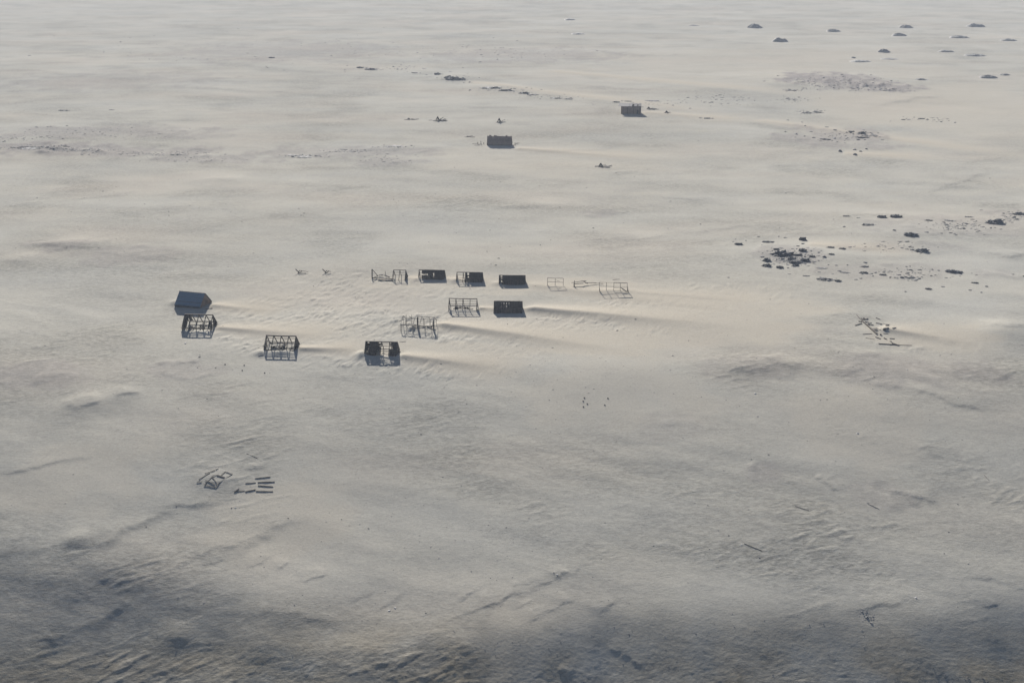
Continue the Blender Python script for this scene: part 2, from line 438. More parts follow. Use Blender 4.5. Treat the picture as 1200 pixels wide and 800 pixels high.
def mat_rock(name, dark, light, scale=0.8):
    m, nt, n, l, b = newmat(name)
    tc = nt.nodes.new('ShaderNodeTexCoord').outputs['Object']
    a = noise(nt, scale, 6, 0.65, tc)
    r = ramp(nt, [(0.3, dark), (0.62, light)])
    l.new(a.outputs[0], r.inputs[0])
    # blown sand lying on the flat tops
    g = n.new('ShaderNodeNewGeometry')
    sp = n.new('ShaderNodeSeparateXYZ'); l.new(g.outputs['Normal'], sp.inputs[0])
    a3 = noise(nt, 2.0, 3, 0.5, tc)
    ad = n.new('ShaderNodeMath'); ad.operation = 'MULTIPLY'
    l.new(sp.outputs['Z'], ad.inputs[0]); l.new(a3.outputs[0], ad.inputs[1])
    mr = n.new('ShaderNodeMapRange'); mr.inputs[1].default_value = 0.54; mr.inputs[2].default_value = 0.66
    l.new(ad.outputs[0], mr.inputs[0])
    c = mixc(nt, mr.outputs[0], r.outputs[0], (0.33, 0.30, 0.265))
    l.new(c, b.inputs['Base Color'])
    b.inputs['Roughness'].default_value = 0.85
    bp = n.new('ShaderNodeBump'); bp.inputs['Strength'].default_value = 0.7; bp.inputs['Distance'].default_value = 0.12
    a2 = noise(nt, 3.0, 5, 0.7, tc)
    l.new(a2.outputs[0], bp.inputs['Height']); l.new(bp.outputs[0], b.inputs['Normal'])
    return m

M = dict(
    sand=mat_sand(),
    wood=mat_wood('weathered_wood', (0.055, 0.048, 0.042), (0.125, 0.108, 0.092)),
    boards=mat_wood('tarred_boards', (0.022, 0.020, 0.020), (0.060, 0.054, 0.050)),
    brown=mat_wood('brown_boards', (0.13, 0.094, 0.078), (0.22, 0.168, 0.142)),
    dun=mat_wood('dun_boards', (0.045, 0.037, 0.033), (0.092, 0.076, 0.068)),
    silver=mat_wood('silvered_wood', (0.10, 0.09, 0.082), (0.22, 0.20, 0.18)),
    pale=mat_wood('bleached_wood', (0.22, 0.20, 0.17), (0.40, 0.37, 0.33)),
    blue=mat_wood('blue_sheeting', (0.090, 0.150, 0.205), (0.120, 0.185, 0.245)),
    grey=mat_wood('grey_sheeting', (0.16, 0.15, 0.15), (0.24, 0.23, 0.225)),
    rock=mat_rock('dark_rock', (0.038, 0.043, 0.050), (0.095, 0.102, 0.112)),
    lag=mat_rock('grey_scree', (0.085, 0.085, 0.090), (0.17, 0.165, 0.165)),
    rubble=mat_rock('purple_grey_rubble', (0.16, 0.150, 0.150), (0.26, 0.24, 0.235)),
    slate=mat_rock('weathered_slate_rock', (0.065, 0.070, 0.078), (0.15, 0.155, 0.165)),
    white=mat_rock('pale_stone', (0.50, 0.49, 0.47), (0.62, 0.60, 0.58)),
    brush=mat_rock('brushy_sand', (0.09, 0.10, 0.10), (0.21, 0.205, 0.195), 0.35),
)

# ------------------------------------------------------------------ helpers
def tag(o, label, cat, group=None, kind=None):
    o['label'] = label; o['category'] = cat
    if group: o['group'] = group
    if kind: o['kind'] = kind
    return o

def obj(name, me, mat=None, parent=None):
    if mat is not None and not me.materials:
        me.materials.append(mat)
    o = bpy.data.objects.new(name, me)
    C.objects.link(o)
    if parent is not None:
        o.parent = parent
    return o

def empty(name, loc, rz=0.0):
    o = bpy.data.objects.new(name, None)
    o.empty_display_size = 0.5
    o.location = loc; o.rotation_euler = (0, 0, rz)
    C.objects.link(o)
    return o

class MB:
    def __init__(s):
        s.v = []; s.f = []
    def bar(s, p0, p1, wd, ht, up=(0, 0, 1), taper=1.0):
        p0 = Vector(p0); p1 = Vector(p1)
        d = (p1 - p0)
        if d.length < 1e-6: return s
        d.normalize()
        u = Vector(up)
        if abs(d.dot(u)) > 0.97: u = Vector((0, 1, 0))
        sx = d.cross(u).normalized(); sy = sx.cross(d).normalized()
        k = len(s.v)
        for p, q in ((p0, 1.0), (p1, taper)):
            for a, b in ((-1, -1), (1, -1), (1, 1), (-1, 1)):
                s.v.append(p + sx * (a * wd / 2 * q) + sy * (b * ht / 2 * q))
        s.f += [tuple(k + i for i in q) for q in ((3, 2, 1, 0), (4, 5, 6, 7), (0, 1, 5, 4), (1, 2, 6, 5), (2, 3, 7, 6), (3, 0, 4, 7))]
        return s
    def mesh(s, name='m'):
        me = bpy.data.meshes.new(name)
        me.from_pydata([tuple(v) for v in s.v], [], s.f)
        me.update()
        return me
    def build(s, name, mat, parent=None):
        return obj(name, s.mesh(name), mat, parent)

def bar(name, p0, p1, wd, ht, mat, parent, up=(0, 0, 1), warp=0.0):
    b = MB()
    p0 = Vector(p0); p1 = Vector(p1)
    if warp:
        mid = (p0 + p1) / 2 + Vector((random.uniform(-1, 1), random.uniform(-1, 1), random.uniform(-1, 0.4))) * warp
        b.bar(p0, mid, wd, ht, up); b.bar(mid, p1, wd * 0.97, ht * 0.97, up)
    else:
        b.bar(p0, p1, wd, ht, up)
    return b.build(name, mat, parent)

# ------------------------------------------------------------------ ground sheet
def build_ground():
    core_r = 1.0 / np.linspace(1.0 / 122.0, 1.0 / 1900.0, 1000)
    rows = np.concatenate([np.array([-400, -150, -20, 40, 70, 90, 102, 110, 116, 119.5]), core_r,
                           np.geomspace(1960, 6000, 36)])
    ct = np.concatenate([np.linspace(-0.47, -0.29, 150, endpoint=False), np.linspace(-0.29, 0.20, 760, endpoint=False), np.linspace(0.20, 0.47, 250)])
    side = np.geomspace(0.475, 1.25, 30)
    cols = np.concatenate([-side[::-1], ct, side])
    nr, nc = len(rows), len(cols)
    YY = np.repeat(rows[:, None], nc, 1)
    W = np.maximum(YY, 110.0)
    XX = cols[None, :] * W
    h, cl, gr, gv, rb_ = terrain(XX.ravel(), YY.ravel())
    co = np.empty((nr * nc, 3), np.float32)
    co[:, 0] = XX.ravel(); co[:, 1] = YY.ravel(); co[:, 2] = h
    me = bpy.data.meshes.new('ground')
    me.vertices.add(nr * nc)
    me.vertices.foreach_set('co', co.ravel())
    i = np.arange((nr - 1) * (nc - 1))
    r = i // (nc - 1); c = i % (nc - 1)
    a = r * nc + c
    q = np.stack([a, a + 1, a + nc + 1, a + nc], 1).astype(np.int32)
    me.loops.add(q.size)
    me.loops.foreach_set('vertex_index', q.ravel())
    me.polygons.add(len(q))
    me.polygons.foreach_set('loop_start', np.arange(0, q.size, 4, dtype=np.int32))
    me.update(calc_edges=True)
    me.shade_smooth()
    for nm, arr in (('clean', cl), ('grit', gr), ('shade_gravel', gv), ('rubble', rb_)):
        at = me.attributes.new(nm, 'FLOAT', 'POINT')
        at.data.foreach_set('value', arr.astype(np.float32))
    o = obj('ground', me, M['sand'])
    tag(o, 'pale grey beige desert sand plain with ripples and drifts', 'sand', kind='structure')
    return o

ground = build_ground()

# ------------------------------------------------------------------ huts
def roof_pt(hut, side, fx, t, out=0.0):
    L, hw, ev, Hh = hut['L'], hut['hw'], hut['ev'], hut['H']
    sg = -1 if side == 'F' else 1
    n = Vector((0, sg * (Hh - ev), hw)).normalized()
    return Vector(((fx - 0.5) * L, sg * hw * t, Hh + (ev - Hh) * t)) + n * out

def roof_panel(hut, side, x0, x1, t0, t1, mat, par, ragged=0.0, skip=0.0, bw=0.26, name='roof_panel'):
    b = MB()
    L = hut['L']
    n = max(1, round((x1 - x0) * L / bw))
    sg = -1 if side == 'F' else 1
    up = Vector((0, sg * (hut['H'] - hut['ev']), hut['hw'])).normalized()
    for i in range(n):
        if random.random() < skip:
            continue
        fx = x0 + (x1 - x0) * (i + 0.5) / n
        a = t0 - random.uniform(0, ragged) * (0.5 if t0 < 0.02 else 1)
        e = t1 + random.uniform(-ragged, ragged * 0.6)
        lift = 0.10 + random.uniform(-0.012, 0.012)
        p0 = roof_pt(hut, side, fx + random.uniform(-0.001, 0.001), max(a, -0.0), lift)
        p1 = roof_pt(hut, side, fx + random.uniform(-0.002, 0.002), e, lift)
        b.bar(p0, p1, (x1 - x0) * L / n * 0.965, 0.03, up)
    if b.v:
        o = b.build(name, mat, par)
        return o

def gable(hut, end, mat, par, lo=0.0, hi=1.0, z0=-0.8, skip=0.0, name='gable_wall', inset=0.05):
    """vertical boards filling a gable end; lo..hi fraction across the depth"""
    b = MB()
    L, hw, ev, Hh = hut['L'], hut['hw'], hut['ev'], hut['H']
    x = (-L / 2 + inset) if end == 'L' else (L / 2 - inset)
    if isinstance(end, float): x = (end - 0.5) * L
    n = 20
    for i in range(n):
        f = (i + 0.5) / n
        if f < lo or f > hi or random.random() < skip: continue
        y = -hw + 2 * hw * f
        top = Hh - (Hh - ev) * abs(y) / hw - 0.05
        b.bar((x + random.uniform(-.012, .012), y, z0), (x + random.uniform(-.03, .03), y, top - random.uniform(0, 0.04)), 2 * hw / n * 0.97, 0.03, (1, 0, 0))
    if b.v:
        return b.build(name, mat, par)

def hut_frame(hut, par, mat, th=0.13, bays=4, purlins=(0.5,), ridge=(0.0, 1.0), skip=(), rth=None, braces=True, plates=True, x0=0.0, x1=1.0):
    L, hw, ev, Hh = hut['L'], hut['hw'], hut['ev'], hut['H']
    rth = rth or th * 1.5
    if ridge:
        bar('ridge_beam', roof_pt(hut, 'F', ridge[0], 0), roof_pt(hut, 'F', ridge[1], 0), rth, rth, mat, par, warp=0.10)
    for i in range(bays + 1):
        fx = x0 + (x1 - x0) * i / bays
        fx = min(max(fx, 0.012), 0.988)
        for sd_ in 'FB':
            if (i, sd_) in skip: continue
            j = random.uniform(-0.01, 0.01)
            bar('rafter', roof_pt(hut, sd_, fx, 0.03), roof_pt(hut, sd_, fx + j, 1.04), th, th * 1.1, mat, par, warp=0.03)
            p = roof_pt(hut, sd_, fx, 0.97)
            bar('wall_post', p, (p.x, p.y, -1.0 + min(0, ev)), th, th, mat, par)
        if braces and i in (0, bays):
            a = roof_pt(hut, 'F', fx, 0.55); c = roof_pt(hut, 'B', fx, 0.55)
            bar('tie_beam', a, c, th * 0.9, th * 0.9, mat, par)
            bar('gable_post', (a.x, 0, -0.8), (a.x, 0, Hh - 0.1), th, th, mat, par)
    if plates:
        for sd_ in 'FB':
            bar('wall_plate', roof_pt(hut, sd_, x0, 0.985, 0.03), roof_pt(hut, sd_, x1, 0.985, 0.03), th * 1.05, th * 1.05, mat, par, warp=0.05)
    for t in purlins:
        for sd_ in 'FB':
            bar('purlin', roof_pt(hut, sd_, x0, t, th), roof_pt(hut, sd_, x1, t, th), th * 0.7, th * 0.6, mat, par, warp=0.04)

def fallen_wall(par, hut, y, mat, x0=-2.4, x1=2.5):
    """long strip of wall boards lying half upright in the sand inside"""
    rg = random.Random(int(abs(par.location.x) * 10))
    b = MB()
    n = 16
    ca, sa = math.cos(par.rotation_euler.z), math.sin(par.rotation_euler.z)
    for i in range(n):
        x = x0 + (x1 - x0) * (i + 0.5) / n
        gz = H(par.location.x + x * ca - y * sa, par.location.y + x * sa + y * ca) - par.location.z
        b.bar((x, y, gz - 0.25), (x + rg.uniform(-.05, .05), y - 0.3, gz + rg.uniform(0.25, 0.75) * (0.6 + 0.4 * math.sin(i * 0.8))), (x1 - x0) / n * 0.95, 0.05, (0, 1, 0.3))
    b.build('fallen_wall', mat, par)

def fallen(par, hut, n, mat, spread=0.8, seed=1):
    """boards and rafters lying on the sand inside"""
    rg = random.Random(seed)
    L, hw = hut['L'], hut['hw']
    base = par.location.z
    for i in range(n):
        x = rg.uniform(-0.42, 0.42) * L * spread; y = rg.uniform(-0.6, 0.5) * hw
        a = rg.uniform(-0.35, 0.35) + (0 if rg.random() < 0.75 else 1.2)
        ln = rg.uniform(0.8, 2.4)
        p = par.matrix_world @ Vector((x, y, 0)) if False else Vector((x, y, 0))
        ca, sa = math.cos(par.rotation_euler.z), math.sin(par.rotation_euler.z)
        def gz(lx, ly):
            return H(par.location.x + lx * ca - ly * sa, par.location.y + lx * sa + ly * ca) - base
        x2, y2 = x + ln * math.cos(a), y + ln * math.sin(a) * 0.8
        bar('fallen_board', (x, y, gz(x, y) + 0.05), (x2, y2, gz(x2, y2) + rg.choice((0.06, 0.08, 0.5))), rg.uniform(0.15, 0.4), 0.05, mat, par, warp=0.02)

def make_hut(name, label, cat, u, v, L, Hv, rot, H0=3.05, hw=2.65, ev=0.43, group=None):
    """u,v = photo pixel of the ridge midpoint, Hv = height of the ridge over the sand"""
    p = P(u, v, Hv)
    hut = dict(L=L, hw=hw, H=H0, ev=ev)
    e = empty(name, (p.x, p.y, p.z - (H0 - Hv)), R(rot))
    tag(e, label, cat, group)
    return e, hut

WD, BD = M['wood'], M['boards']

# intact hut with blue sheeting
e, h_ = make_hut('gabled_hut', 'intact gabled hut with a complete blue-grey roof', 'hut', 225.5, 342.6, 7.0, 3.05, -17)
hut_frame(h_, e, WD, purlins=(0.4, 0.75))
for k in range(6):
    for s_ in 'FB':
        b = MB()
        a0, a1 = k / 6 - (0.012 if k == 0 else 0), (k + 1) / 6 + (0.012 if k == 5 else 0)
        nrm = Vector((0, (-1 if s_ == 'F' else 1) * (h_['H'] - h_['ev']), h_['hw'])).normalized()
        nst = 5
        for q in range(nst):
            fx = a0 + (a1 - a0) * (q + 0.5) / nst
            lift = 0.13 + 0.012 * (q % 2) + random.uniform(-0.004, 0.004)
            b.bar(roof_pt(h_, s_, fx, -0.0 if s_ == 'F' else 0.01, lift), roof_pt(h_, s_, fx, 1.10 + random.uniform(-.008, .008), lift), (a1 - a0) * 7.0 / nst * 1.0, 0.02, nrm)
        b.build('roof_sheet', M['blue'], e)
b = MB(); b.bar(roof_pt(h_, 'F', -0.014, 0, 0.2), roof_pt(h_, 'F', 1.014, 0, 0.2), 0.30, 0.05); b.build('ridge_cap', BD, e)
gable(h_, 'L', BD, e); gable(h_, 'R', M['brown'], e)
for s_ in 'FB':
    b = MB()
    sg = -1 if s_ == 'F' else 1
    for i in range(24):
        x = (-0.5 + (i + 0.5) / 24) * 7.0
        b.bar((x, sg * 2.93, -0.8), (x, sg * 2.93, 0.46), 7.0 / 24 * 0.97, 0.03, (0, 1, 0))
    b.build('side_wall', BD, e)
bar('window_frame', (3.52, 0.0, 1.0), (3.52, 0.9, 1.0), 0.08, 0.7, WD, e)

# open cage hut below it
G1 = 'roofless timber hut skeletons half full of sand'
e, h_ = make_hut('ruined_hut', 'bare hut skeleton with one strip of roof boards beside the blue-roofed hut', 'hut ruin', 233.0, 368.6, 6.9, 3.05, -5)
hut_frame(h_, e, WD, th=0.15, purlins=(0.45,), rth=0.24)
roof_panel(h_, 'F', 0.045, 0.17, 0.0, 0.98, BD, e, 0.05, 0.0)
roof_panel(h_, 'B', 0.045, 0.17, 0.0, 0.98, BD, e, 0.05, 0.1)
roof_panel(h_, 'F', 0.90, 0.96, 0.45, 0.98, BD, e, 0.08)
gable(h_, 'L', BD, e, 0.1, 0.45); gable(h_, 'R', BD, e, 0.45, 1.0); gable(h_, 'R', BD, e, 0.1, 0.3, name='gable_board')
fallen(e, h_, 9, BD, seed=2)
fallen_wall(e, h_, -0.6, BD)

e, h_ = make_hut('ruined_hut', 'bare hut skeleton with closed dark gable and no roof boards left', 'hut ruin', 329.5, 393.4, 6.9, 2.75, -5)
hut_frame(h_, e, WD, th=0.15, purlins=(0.42,), rth=0.26)
gable(h_, 'R', BD, e); gable(h_, 'L', BD, e, 0.0, 0.42, skip=0.15); gable(h_, 'L', BD, e, 0.72, 1.0, skip=0.2, name='gable_board')
fallen(e, h_, 11, BD, seed=5)
fallen_wall(e, h_, -0.6, BD)
b = MB()
for i in range(6):
    b.bar((-3.55 - i * 0.16, 1.0 - 0.1 * i, -0.4), (-3.5 - i * 0.2, 0.4, 1.5 - i * 0.22), 0.24, 0.04, (1, 0, 0))
b.build('leaning_boards', BD, e)

e, h_ = make_hut('boarded_hut', 'ruined hut with big ragged gap through the middle of its dark roof', 'hut ruin', 447.2, 400.4, 7.2, 2.6, -4)
hut_frame(h_, e, WD, th=0.14, bays=4, purlins=(0.3, 0.62), rth=0.22)
for s_ in 'FB':
    roof_panel(h_, s_, 0.0, 0.05, 0.0, 0.95, BD, e, 0.03)
    roof_panel(h_, s_, 0.05, 0.12, 0.28, 0.60, BD, e, 0.04)
    roof_panel(h_, s_, 0.05, 0.20, 0.84, 0.99, BD, e, 0.02)
    roof_panel(h_, s_, 0.13, 0.40, 0.0, 0.99, BD, e, 0.03, 0.0)
    roof_panel(h_, s_, 0.40, 0.48, 0.30, 0.52, BD, e, 0.06)
    roof_panel(h_, s_, 0.77, 0.90, 0.50, 0.99, BD, e, 0.04)
    roof_panel(h_, s_, 0.90, 1.0, 0.03, 0.99, BD, e, 0.02)
    roof_panel(h_, s_, 0.80, 0.90, 0.06, 0.26, BD, e, 0.05)
gable(h_, 'R', BD, e, 0.0, 1.0); gable(h_, 'L', BD, e, 0.1, 0.9, skip=0.3)
fallen(e, h_, 4, BD, seed=8)
b = MB()
for i in range(5):
    b.bar((-3.7 - i * 0.22, 1.2 - 0.15 * i, -0.4), (-3.6 - i * 0.25, 0.2, 1.3 - i * 0.2), 0.14, 0.04, (1, 0, 0))
b.build('leaning_boards', BD, e)

# thin standing skeleton
e, h_ = make_hut('hut_skeleton', 'spindly hut skeleton of thin upright studs and rails without any boards', 'hut ruin', 490.5, 370.8, 7.6, 2.6, -9, H0=2.9, hw=2.6, ev=1.5)
hut_frame(h_, e, M['silver'], th=0.07, bays=5, purlins=(), rth=0.10, ridge=(0.45, 1.0), skip=((1, 'F'), (2, 'B'), (4, 'F')))
for x in (-3.6, -2.3, -0.9, 0.6, 2.0, 3.7):
    for y in (-2.5, 2.5):
        bar('stud', (x, y, -0.8), (x + random.uniform(-.1, .1), y, 1.6 + (0.9 if x < -0.8 and y > 0 else 0)), 0.065, 0.065, M['silver'], e)
for y, zz in ((-2.55, 0.9), (2.55, 0.9), (2.55, 1.5), (-2.55, 1.45)):
    bar('rail', (-3.7, y, zz), (3.7, y, zz), 0.07, 0.07, M['silver'], e, warp=0.1)
bar('rail', (-5.2, 2.3, 0.9), (-3.5, 2.5, 1.35), 0.12, 0.1, WD, e)
gable(h_, 0.47, BD, e, 0.35, 0.62, z0=-0.6, skip=0.0, name='partition_wall')
gable(h_, 'R', BD, e, 0.2, 0.42, z0=-0.6, name='gable_board')
fallen(e, h_, 10, BD, spread=0.8, seed=13)

e, h_ = make_hut('ruined_hut', 'bare sagging hut skeleton next to the fully boarded roof', 'hut ruin', 542.6, 349.8, 7.0, 2.5, -3)
hut_frame(h_, e, WD, th=0.13, purlins=(0.42,), rth=0.20, skip=((3, 'B'),))
gable(h_, 'R', BD, e, 0.12, 0.55); gable(h_, 'L', BD, e, 0.3, 0.62, skip=0.1); gable(h_, 'R', BD, e, 0.8, 1.0, name='gable_board')
fallen(e, h_, 9, BD, seed=21)
fallen_wall(e, h_, -0.6, BD)

e, h_ = make_hut('boarded_hut', 'buried hut with full dark roof pierced by a row of small holes', 'hut ruin', 595.6, 353.0, 7.0, 2.35, -2.5)
hut_frame(h_, e, WD, th=0.13, purlins=(0.5,), rth=0.18)
for s_ in 'FB':
    roof_panel(h_, s_, 0.0, 0.19, 0.0, 0.99, M['dun'], e, 0.02)
    for k in range(4):
        a = 0.19 + 0.088 * k
        roof_panel(h_, s_, a, a + 0.052, 0.0, 0.99, M['dun'], e, 0.01)
        roof_panel(h_, s_, a + 0.052, a + 0.088, 0.0, 0.13, M['dun'], e, 0.02)
        if s_ == 'F':
            roof_panel(h_, s_, a + 0.052, a + 0.088, 0.22, 0.34 + 0.1 * (k % 2), M['dun'], e, 0.02)
            roof_panel(h_, s_, a + 0.052, a + 0.088, 0.48 + 0.05 * (k % 2), 0.99, M['dun'], e, 0.02)
        else:
            roof_panel(h_, s_, a + 0.052, a + 0.088, 0.85, 0.99, M['dun'], e, 0.02)
    roof_panel(h_, s_, 0.542, 1.0, 0.0, 0.99, M['dun'], e, 0.02)
gable(h_, 'L', M['dun'], e); gable(h_, 'R', M['dun'], e)

# back row
e, h_ = make_hut('boarded_hut', 'low buried hut roof with a slot and one round hole beside the broken gable', 'hut ruin', 506.0, 316.5, 7.0, 2.05, -3.5)
hut_frame(h_, e, WD, th=0.13, purlins=(0.45,), rth=0.2)
for s_ in 'FB':
    roof_panel(h_, s_, 0.13, 0.37, 0.0, 0.34, BD, e, 0.02)
    roof_panel(h_, s_, 0.13, 0.37, 0.46 if s_ == 'F' else 0.80, 0.99, BD, e, 0.02)
    roof_panel(h_, s_, 0.37, 0.52, 0.0, 0.99, BD, e, 0.01)
    roof_panel(h_, s_, 0.52, 0.61, 0.0, 0.26, BD, e, 0.03)
    roof_panel(h_, s_, 0.50, 0.63, 0.60 if s_ == 'F' else 0.9, 0.99, BD, e, 0.05)
    roof_panel(h_, s_, 0.61, 1.0, 0.0, 0.99, BD, e, 0.02)
gable(h_, 'L', BD, e, 0.0, 0.25); gable(h_, 'R', BD, e)

e, h_ = make_hut('boarded_hut', 'half stripped low hut, one half bare rafters and the other boarded', 'hut ruin', 550.5, 319.2, 7.0, 2.05, -2.5)
hut_frame(h_, e, WD, th=0.13, purlins=(0.45,), rth=0.2)
for s_ in 'FB':
    roof_panel(h_, s_, 0.33, 0.40, 0.0, 0.99, BD, e, 0.03)
    roof_panel(h_, s_, 0.40, 0.48, 0.45, 0.62, BD, e, 0.03)
    roof_panel(h_, s_, 0.48, 1.0, 0.0, 0.99, BD, e, 0.02)
gable(h_, 'L', BD, e, 0.1, 0.35, skip=0.2); gable(h_, 'R', BD, e)
fallen(e, h_, 4, BD, spread=0.4, seed=31)

e, h_ = make_hut('boarded_hut', 'low buried hut with nearly complete dark roof and one torn gable end', 'hut ruin', 600.3, 322.6, 7.0, 2.05, -2)
hut_frame(h_, e, WD, th=0.13, purlins=(0.45,), rth=0.2)
for s_ in 'FB':
    roof_panel(h_, s_, 0.0, 0.06, 0.10, 0.99, BD, e, 0.05)
    roof_panel(h_, s_, 0.06, 0.13, 0.30, 0.42, BD, e, 0.04)
    roof_panel(h_, s_, 0.13, 1.0, 0.0, 0.99, BD, e, 0.02, 0.0)
gable(h_, 'L', BD, e, 0.0, 0.5, skip=0.2); gable(h_, 'R', BD, e)
bar('fallen_board', (-4.6, 0.3, 1.1), (-1.2, -1.0, 1.3), 0.14, 0.1, WD, e)

# broken half skeleton at the end of the back row
e, h_ = make_hut('broken_hut', 'broken hut skeleton with one standing cage end and one leaning triangular gable', 'hut ruin', 456.5, 316.0, 9.0, 2.3, -6)
hut_frame(h_, e, WD, th=0.12, bays=2, purlins=(0.42,), rth=0.17, ridge=(0.62, 1.0), x0=0.62, x1=1.0, plates=True)
gable(h_, 'R', BD, e, 0.1, 0.9, skip=0.05)
for a, c in (((-4.7, -0.6, 0.2), (-4.9, 0.7, 2.9)), ((-4.9, 0.7, 2.9), (-3.4, 0.9, 0.9)), ((-4.6, -0.5, 0.8), (-3.4, 0.9, 1.0))):
    bar('gable_rafter', a, c, 0.28, 0.12, BD, e)
bar('wall_plate', (-4.6, -1.2, 1.0), (1.3, -1.5, 0.95), 0.22, 0.2, WD, e, warp=0.05)
bar('wall_plate', (-2.6, -2.6, 0.9), (1.4, -2.8, 0.85), 0.26, 0.2, WD, e)
bar('leaning_post', (-1.3, 1.6, 0.6), (-1.6, 1.7, 2.2), 0.1, 0.1, WD, e)
bar('fallen_rafter', (-1.6, 0.9, 1.25), (-0.1, 0.2, 0.95), 0.28, 0.2, BD, e)
bar('fallen_rafter', (-3.3, 1.6, 1.0), (-2.1, 1.5, 1.15), 0.25, 0.18, BD, e)

def aframe(u, v, label, k):
    p = P(u, v)
    e = empty('fallen_gable_frame', p, R(-8))
    tag(e, label, 'timber ruin', 'gable timbers standing from buried huts')
    bar('rafter', (-0.9, 0.3, 0.95), (0.7, -0.5, -0.2), 0.22, 0.12, BD, e)
    bar('rafter', (0.9, 0.3, 0.6), (0.1, -0.2, -0.2), 0.22, 0.12, BD, e)
    bar('post', (-0.2, -0.6, -0.3), (0.35, -0.3, 0.7), 0.2, 0.16, BD, e)
    bar('rail', (0.2, -0.1, 0.75), (2.6 - k, 0.3, 0.35), 0.12, 0.1, WD, e)
    if k == 0:
        bar('rail', (0.4, -0.7, 0.25), (2.2, -0.4, 0.12), 0.1, 0.1, WD, e)
aframe(350.0, 319.8, 'broken gable timbers with two long rails trailing on the sand', 0)
aframe(381.5, 319.8, 'broken gable timbers with one short rail, near the leaning triangular gable', 1.2)

def wall_frame(u, v, posts, hgt, rot, label, rails, name='wall_frame'):
    p = P(u, v)
    e = empty(name, p, R(rot)); tag(e, label, 'wall frame')
    for x in posts:
        bar('post', (x, 0, -0.6), (x + random.uniform(-.06, .06), random.uniform(-.05, .05), hgt), 0.10, 0.10, M['silver'], e)
    for (a, c, z, t) in rails:
        bar('rail', (a, 0.08, z), (c, 0.08, z - 0.02 + random.uniform(-.06, .06)), t * 0.8, t * 0.8, M['silver'], e, warp=0.05)
    return e
e = wall_frame(650.5, 334.0, (-2.0, 0.0, 2.1), 1.9, -6, 'small open timber wall frame with three posts and two rails', ((-2.05, 2.1, 1.86, .12), (-2.05, 2.1, 0.85, .12)))
bar('board', (-2.0, -0.2, -0.3), (-1.9, -0.7, 0.9), 0.5, 0.06, BD, e, (1, 0, 0))
bar('board', (0.3, 0.0, 1.3), (1.2, 0.02, 1.0), 0.14, 0.05, BD, e)
e = wall_frame(719.0, 340.0, (-3.6, -1.8, 0.0, 1.7, 3.5), 2.05, -5, 'long open timber wall frame with five posts and dark end boards', ((-3.6, 0.0, 2.0, .08), (0.0, 3.5, 2.0, .2), (-3.6, 3.5, 0.95, .10), (0, 3.5, 0.6, .10)))
for x, sc in ((-3.6, 0.8), (3.6, 1.1)):
    b = MB()
    for i in range(6):
        b.bar((x + 0.03 * i, -0.15 - i * 0.26, -0.4), (x + 0.03 * i, -0.15 - i * 0.26, (1.1 - 0.14 * i) * sc), 0.27, 0.05, (1, 0, 0))
    b.build('end_boards', BD, e)
bar('brace', (1.9, -0.1, 0.7), (3.4, -1.6, 0.1), 0.3, 0.1, BD, e)

p = P(675, 335.5)
e = empty('collapsed_wall_frame', p, R(-4)); tag(e, 'collapsed wall frame with one upright post and tangled rails beside five-post frame', 'wall frame')
bar('post', (-0.5, 0.2, -0.4), (-0.4, 0.3, 1.5), 0.13, 0.13, WD, e)
for a, c, t in (((-1.2, 1.0, .7), (1.6, 1.6, 1.0), .16), ((1.2, 1.8, .9), (2.6, 2.6, .8), .22), ((2.3, 1.8, .5), (5.2, 2.8, .3), .18), ((-.5, .6, .5), (1.9, 1.0, .6), .2), ((1.6, 2.6, .8), (3.0, 1.4, .4), .16), ((4.8, 2.6, .3), (7.0, 2.6, .15), .12)):
    bar('rail', a, c, t, t * 0.7, WD, e)
b = MB()
for i in range(5):
    b.bar((-0.6 + 0.08 * i, -0.1 - i * 0.24, -0.4), (-0.6 + 0.08 * i, -0.1 - i * 0.24, 1.0 - 0.13 * i), 0.25, 0.05, (1, 0, 0))
b.build('end_boards', BD, e)

# ------------------------------------------------------------------ far barracks
p = P(585.5, 169.8)
e = empty('barrack', (p.x, p.y, p.z), R(-7)); tag(e, 'long brown boarded barrack with a jagged roof edge, standing alone', 'barrack')
h_ = dict(L=10.6, hw=1.7, H=3.6, ev=0.5)
hut_frame(h_, e, WD, th=0.16, bays=5, purlins=(0.5,), rth=0.2)
for x0, x1, t0 in ((0.0, 0.20, 0.0), (0.20, 0.255, 0.14), (0.255, 0.78, 0.0), (0.78, 0.80, 0.18), (0.80, 1.0, 0.0)):
    roof_panel(h_, 'F', x0, x1, t0, 1.02, M['brown'], e, 0.02)
for x0, x1, t0, t1 in ((0.0, 0.2, 0, 1), (0.24, 0.78, 0, 1), (0.8, 1.0, 0, 1)):
    roof_panel(h_, 'B', x0, x1, t0, t1, M['brown'], e, 0.02)
b = MB()
for i in range(38):
    x = -5.2 + 10.4 * (i + 0.5) / 38
    b.bar((x, -1.66, -0.6), (x, -1.66, 0.45), 10.4 / 38 * 0.97, 0.04, (0, 1, 0))
b.build('front_wall', M['brown'], e)
for x, hh in ((-5.1, 0.15), (-4.3, 0.65), (-3.9, 0.45), (-2.4, 0.4), (-1.9, 0.5), (-1.4, .45), (-0.7, 0.2), (1.3, 0.15), (2.8, 0.5), (3.2, .4), (4.9, 0.2)):
    bar('loose_board', (x, 0.10, 2.8), (x + random.uniform(-.08, .08), 0.13, 3.68 + hh * 0.75), random.uniform(0.3, 0.55), 0.05, M['brown'], e, (0, 1, 0))
gable(h_, 'L', M['brown'], e); gable(h_, 'R', M['brown'], e)
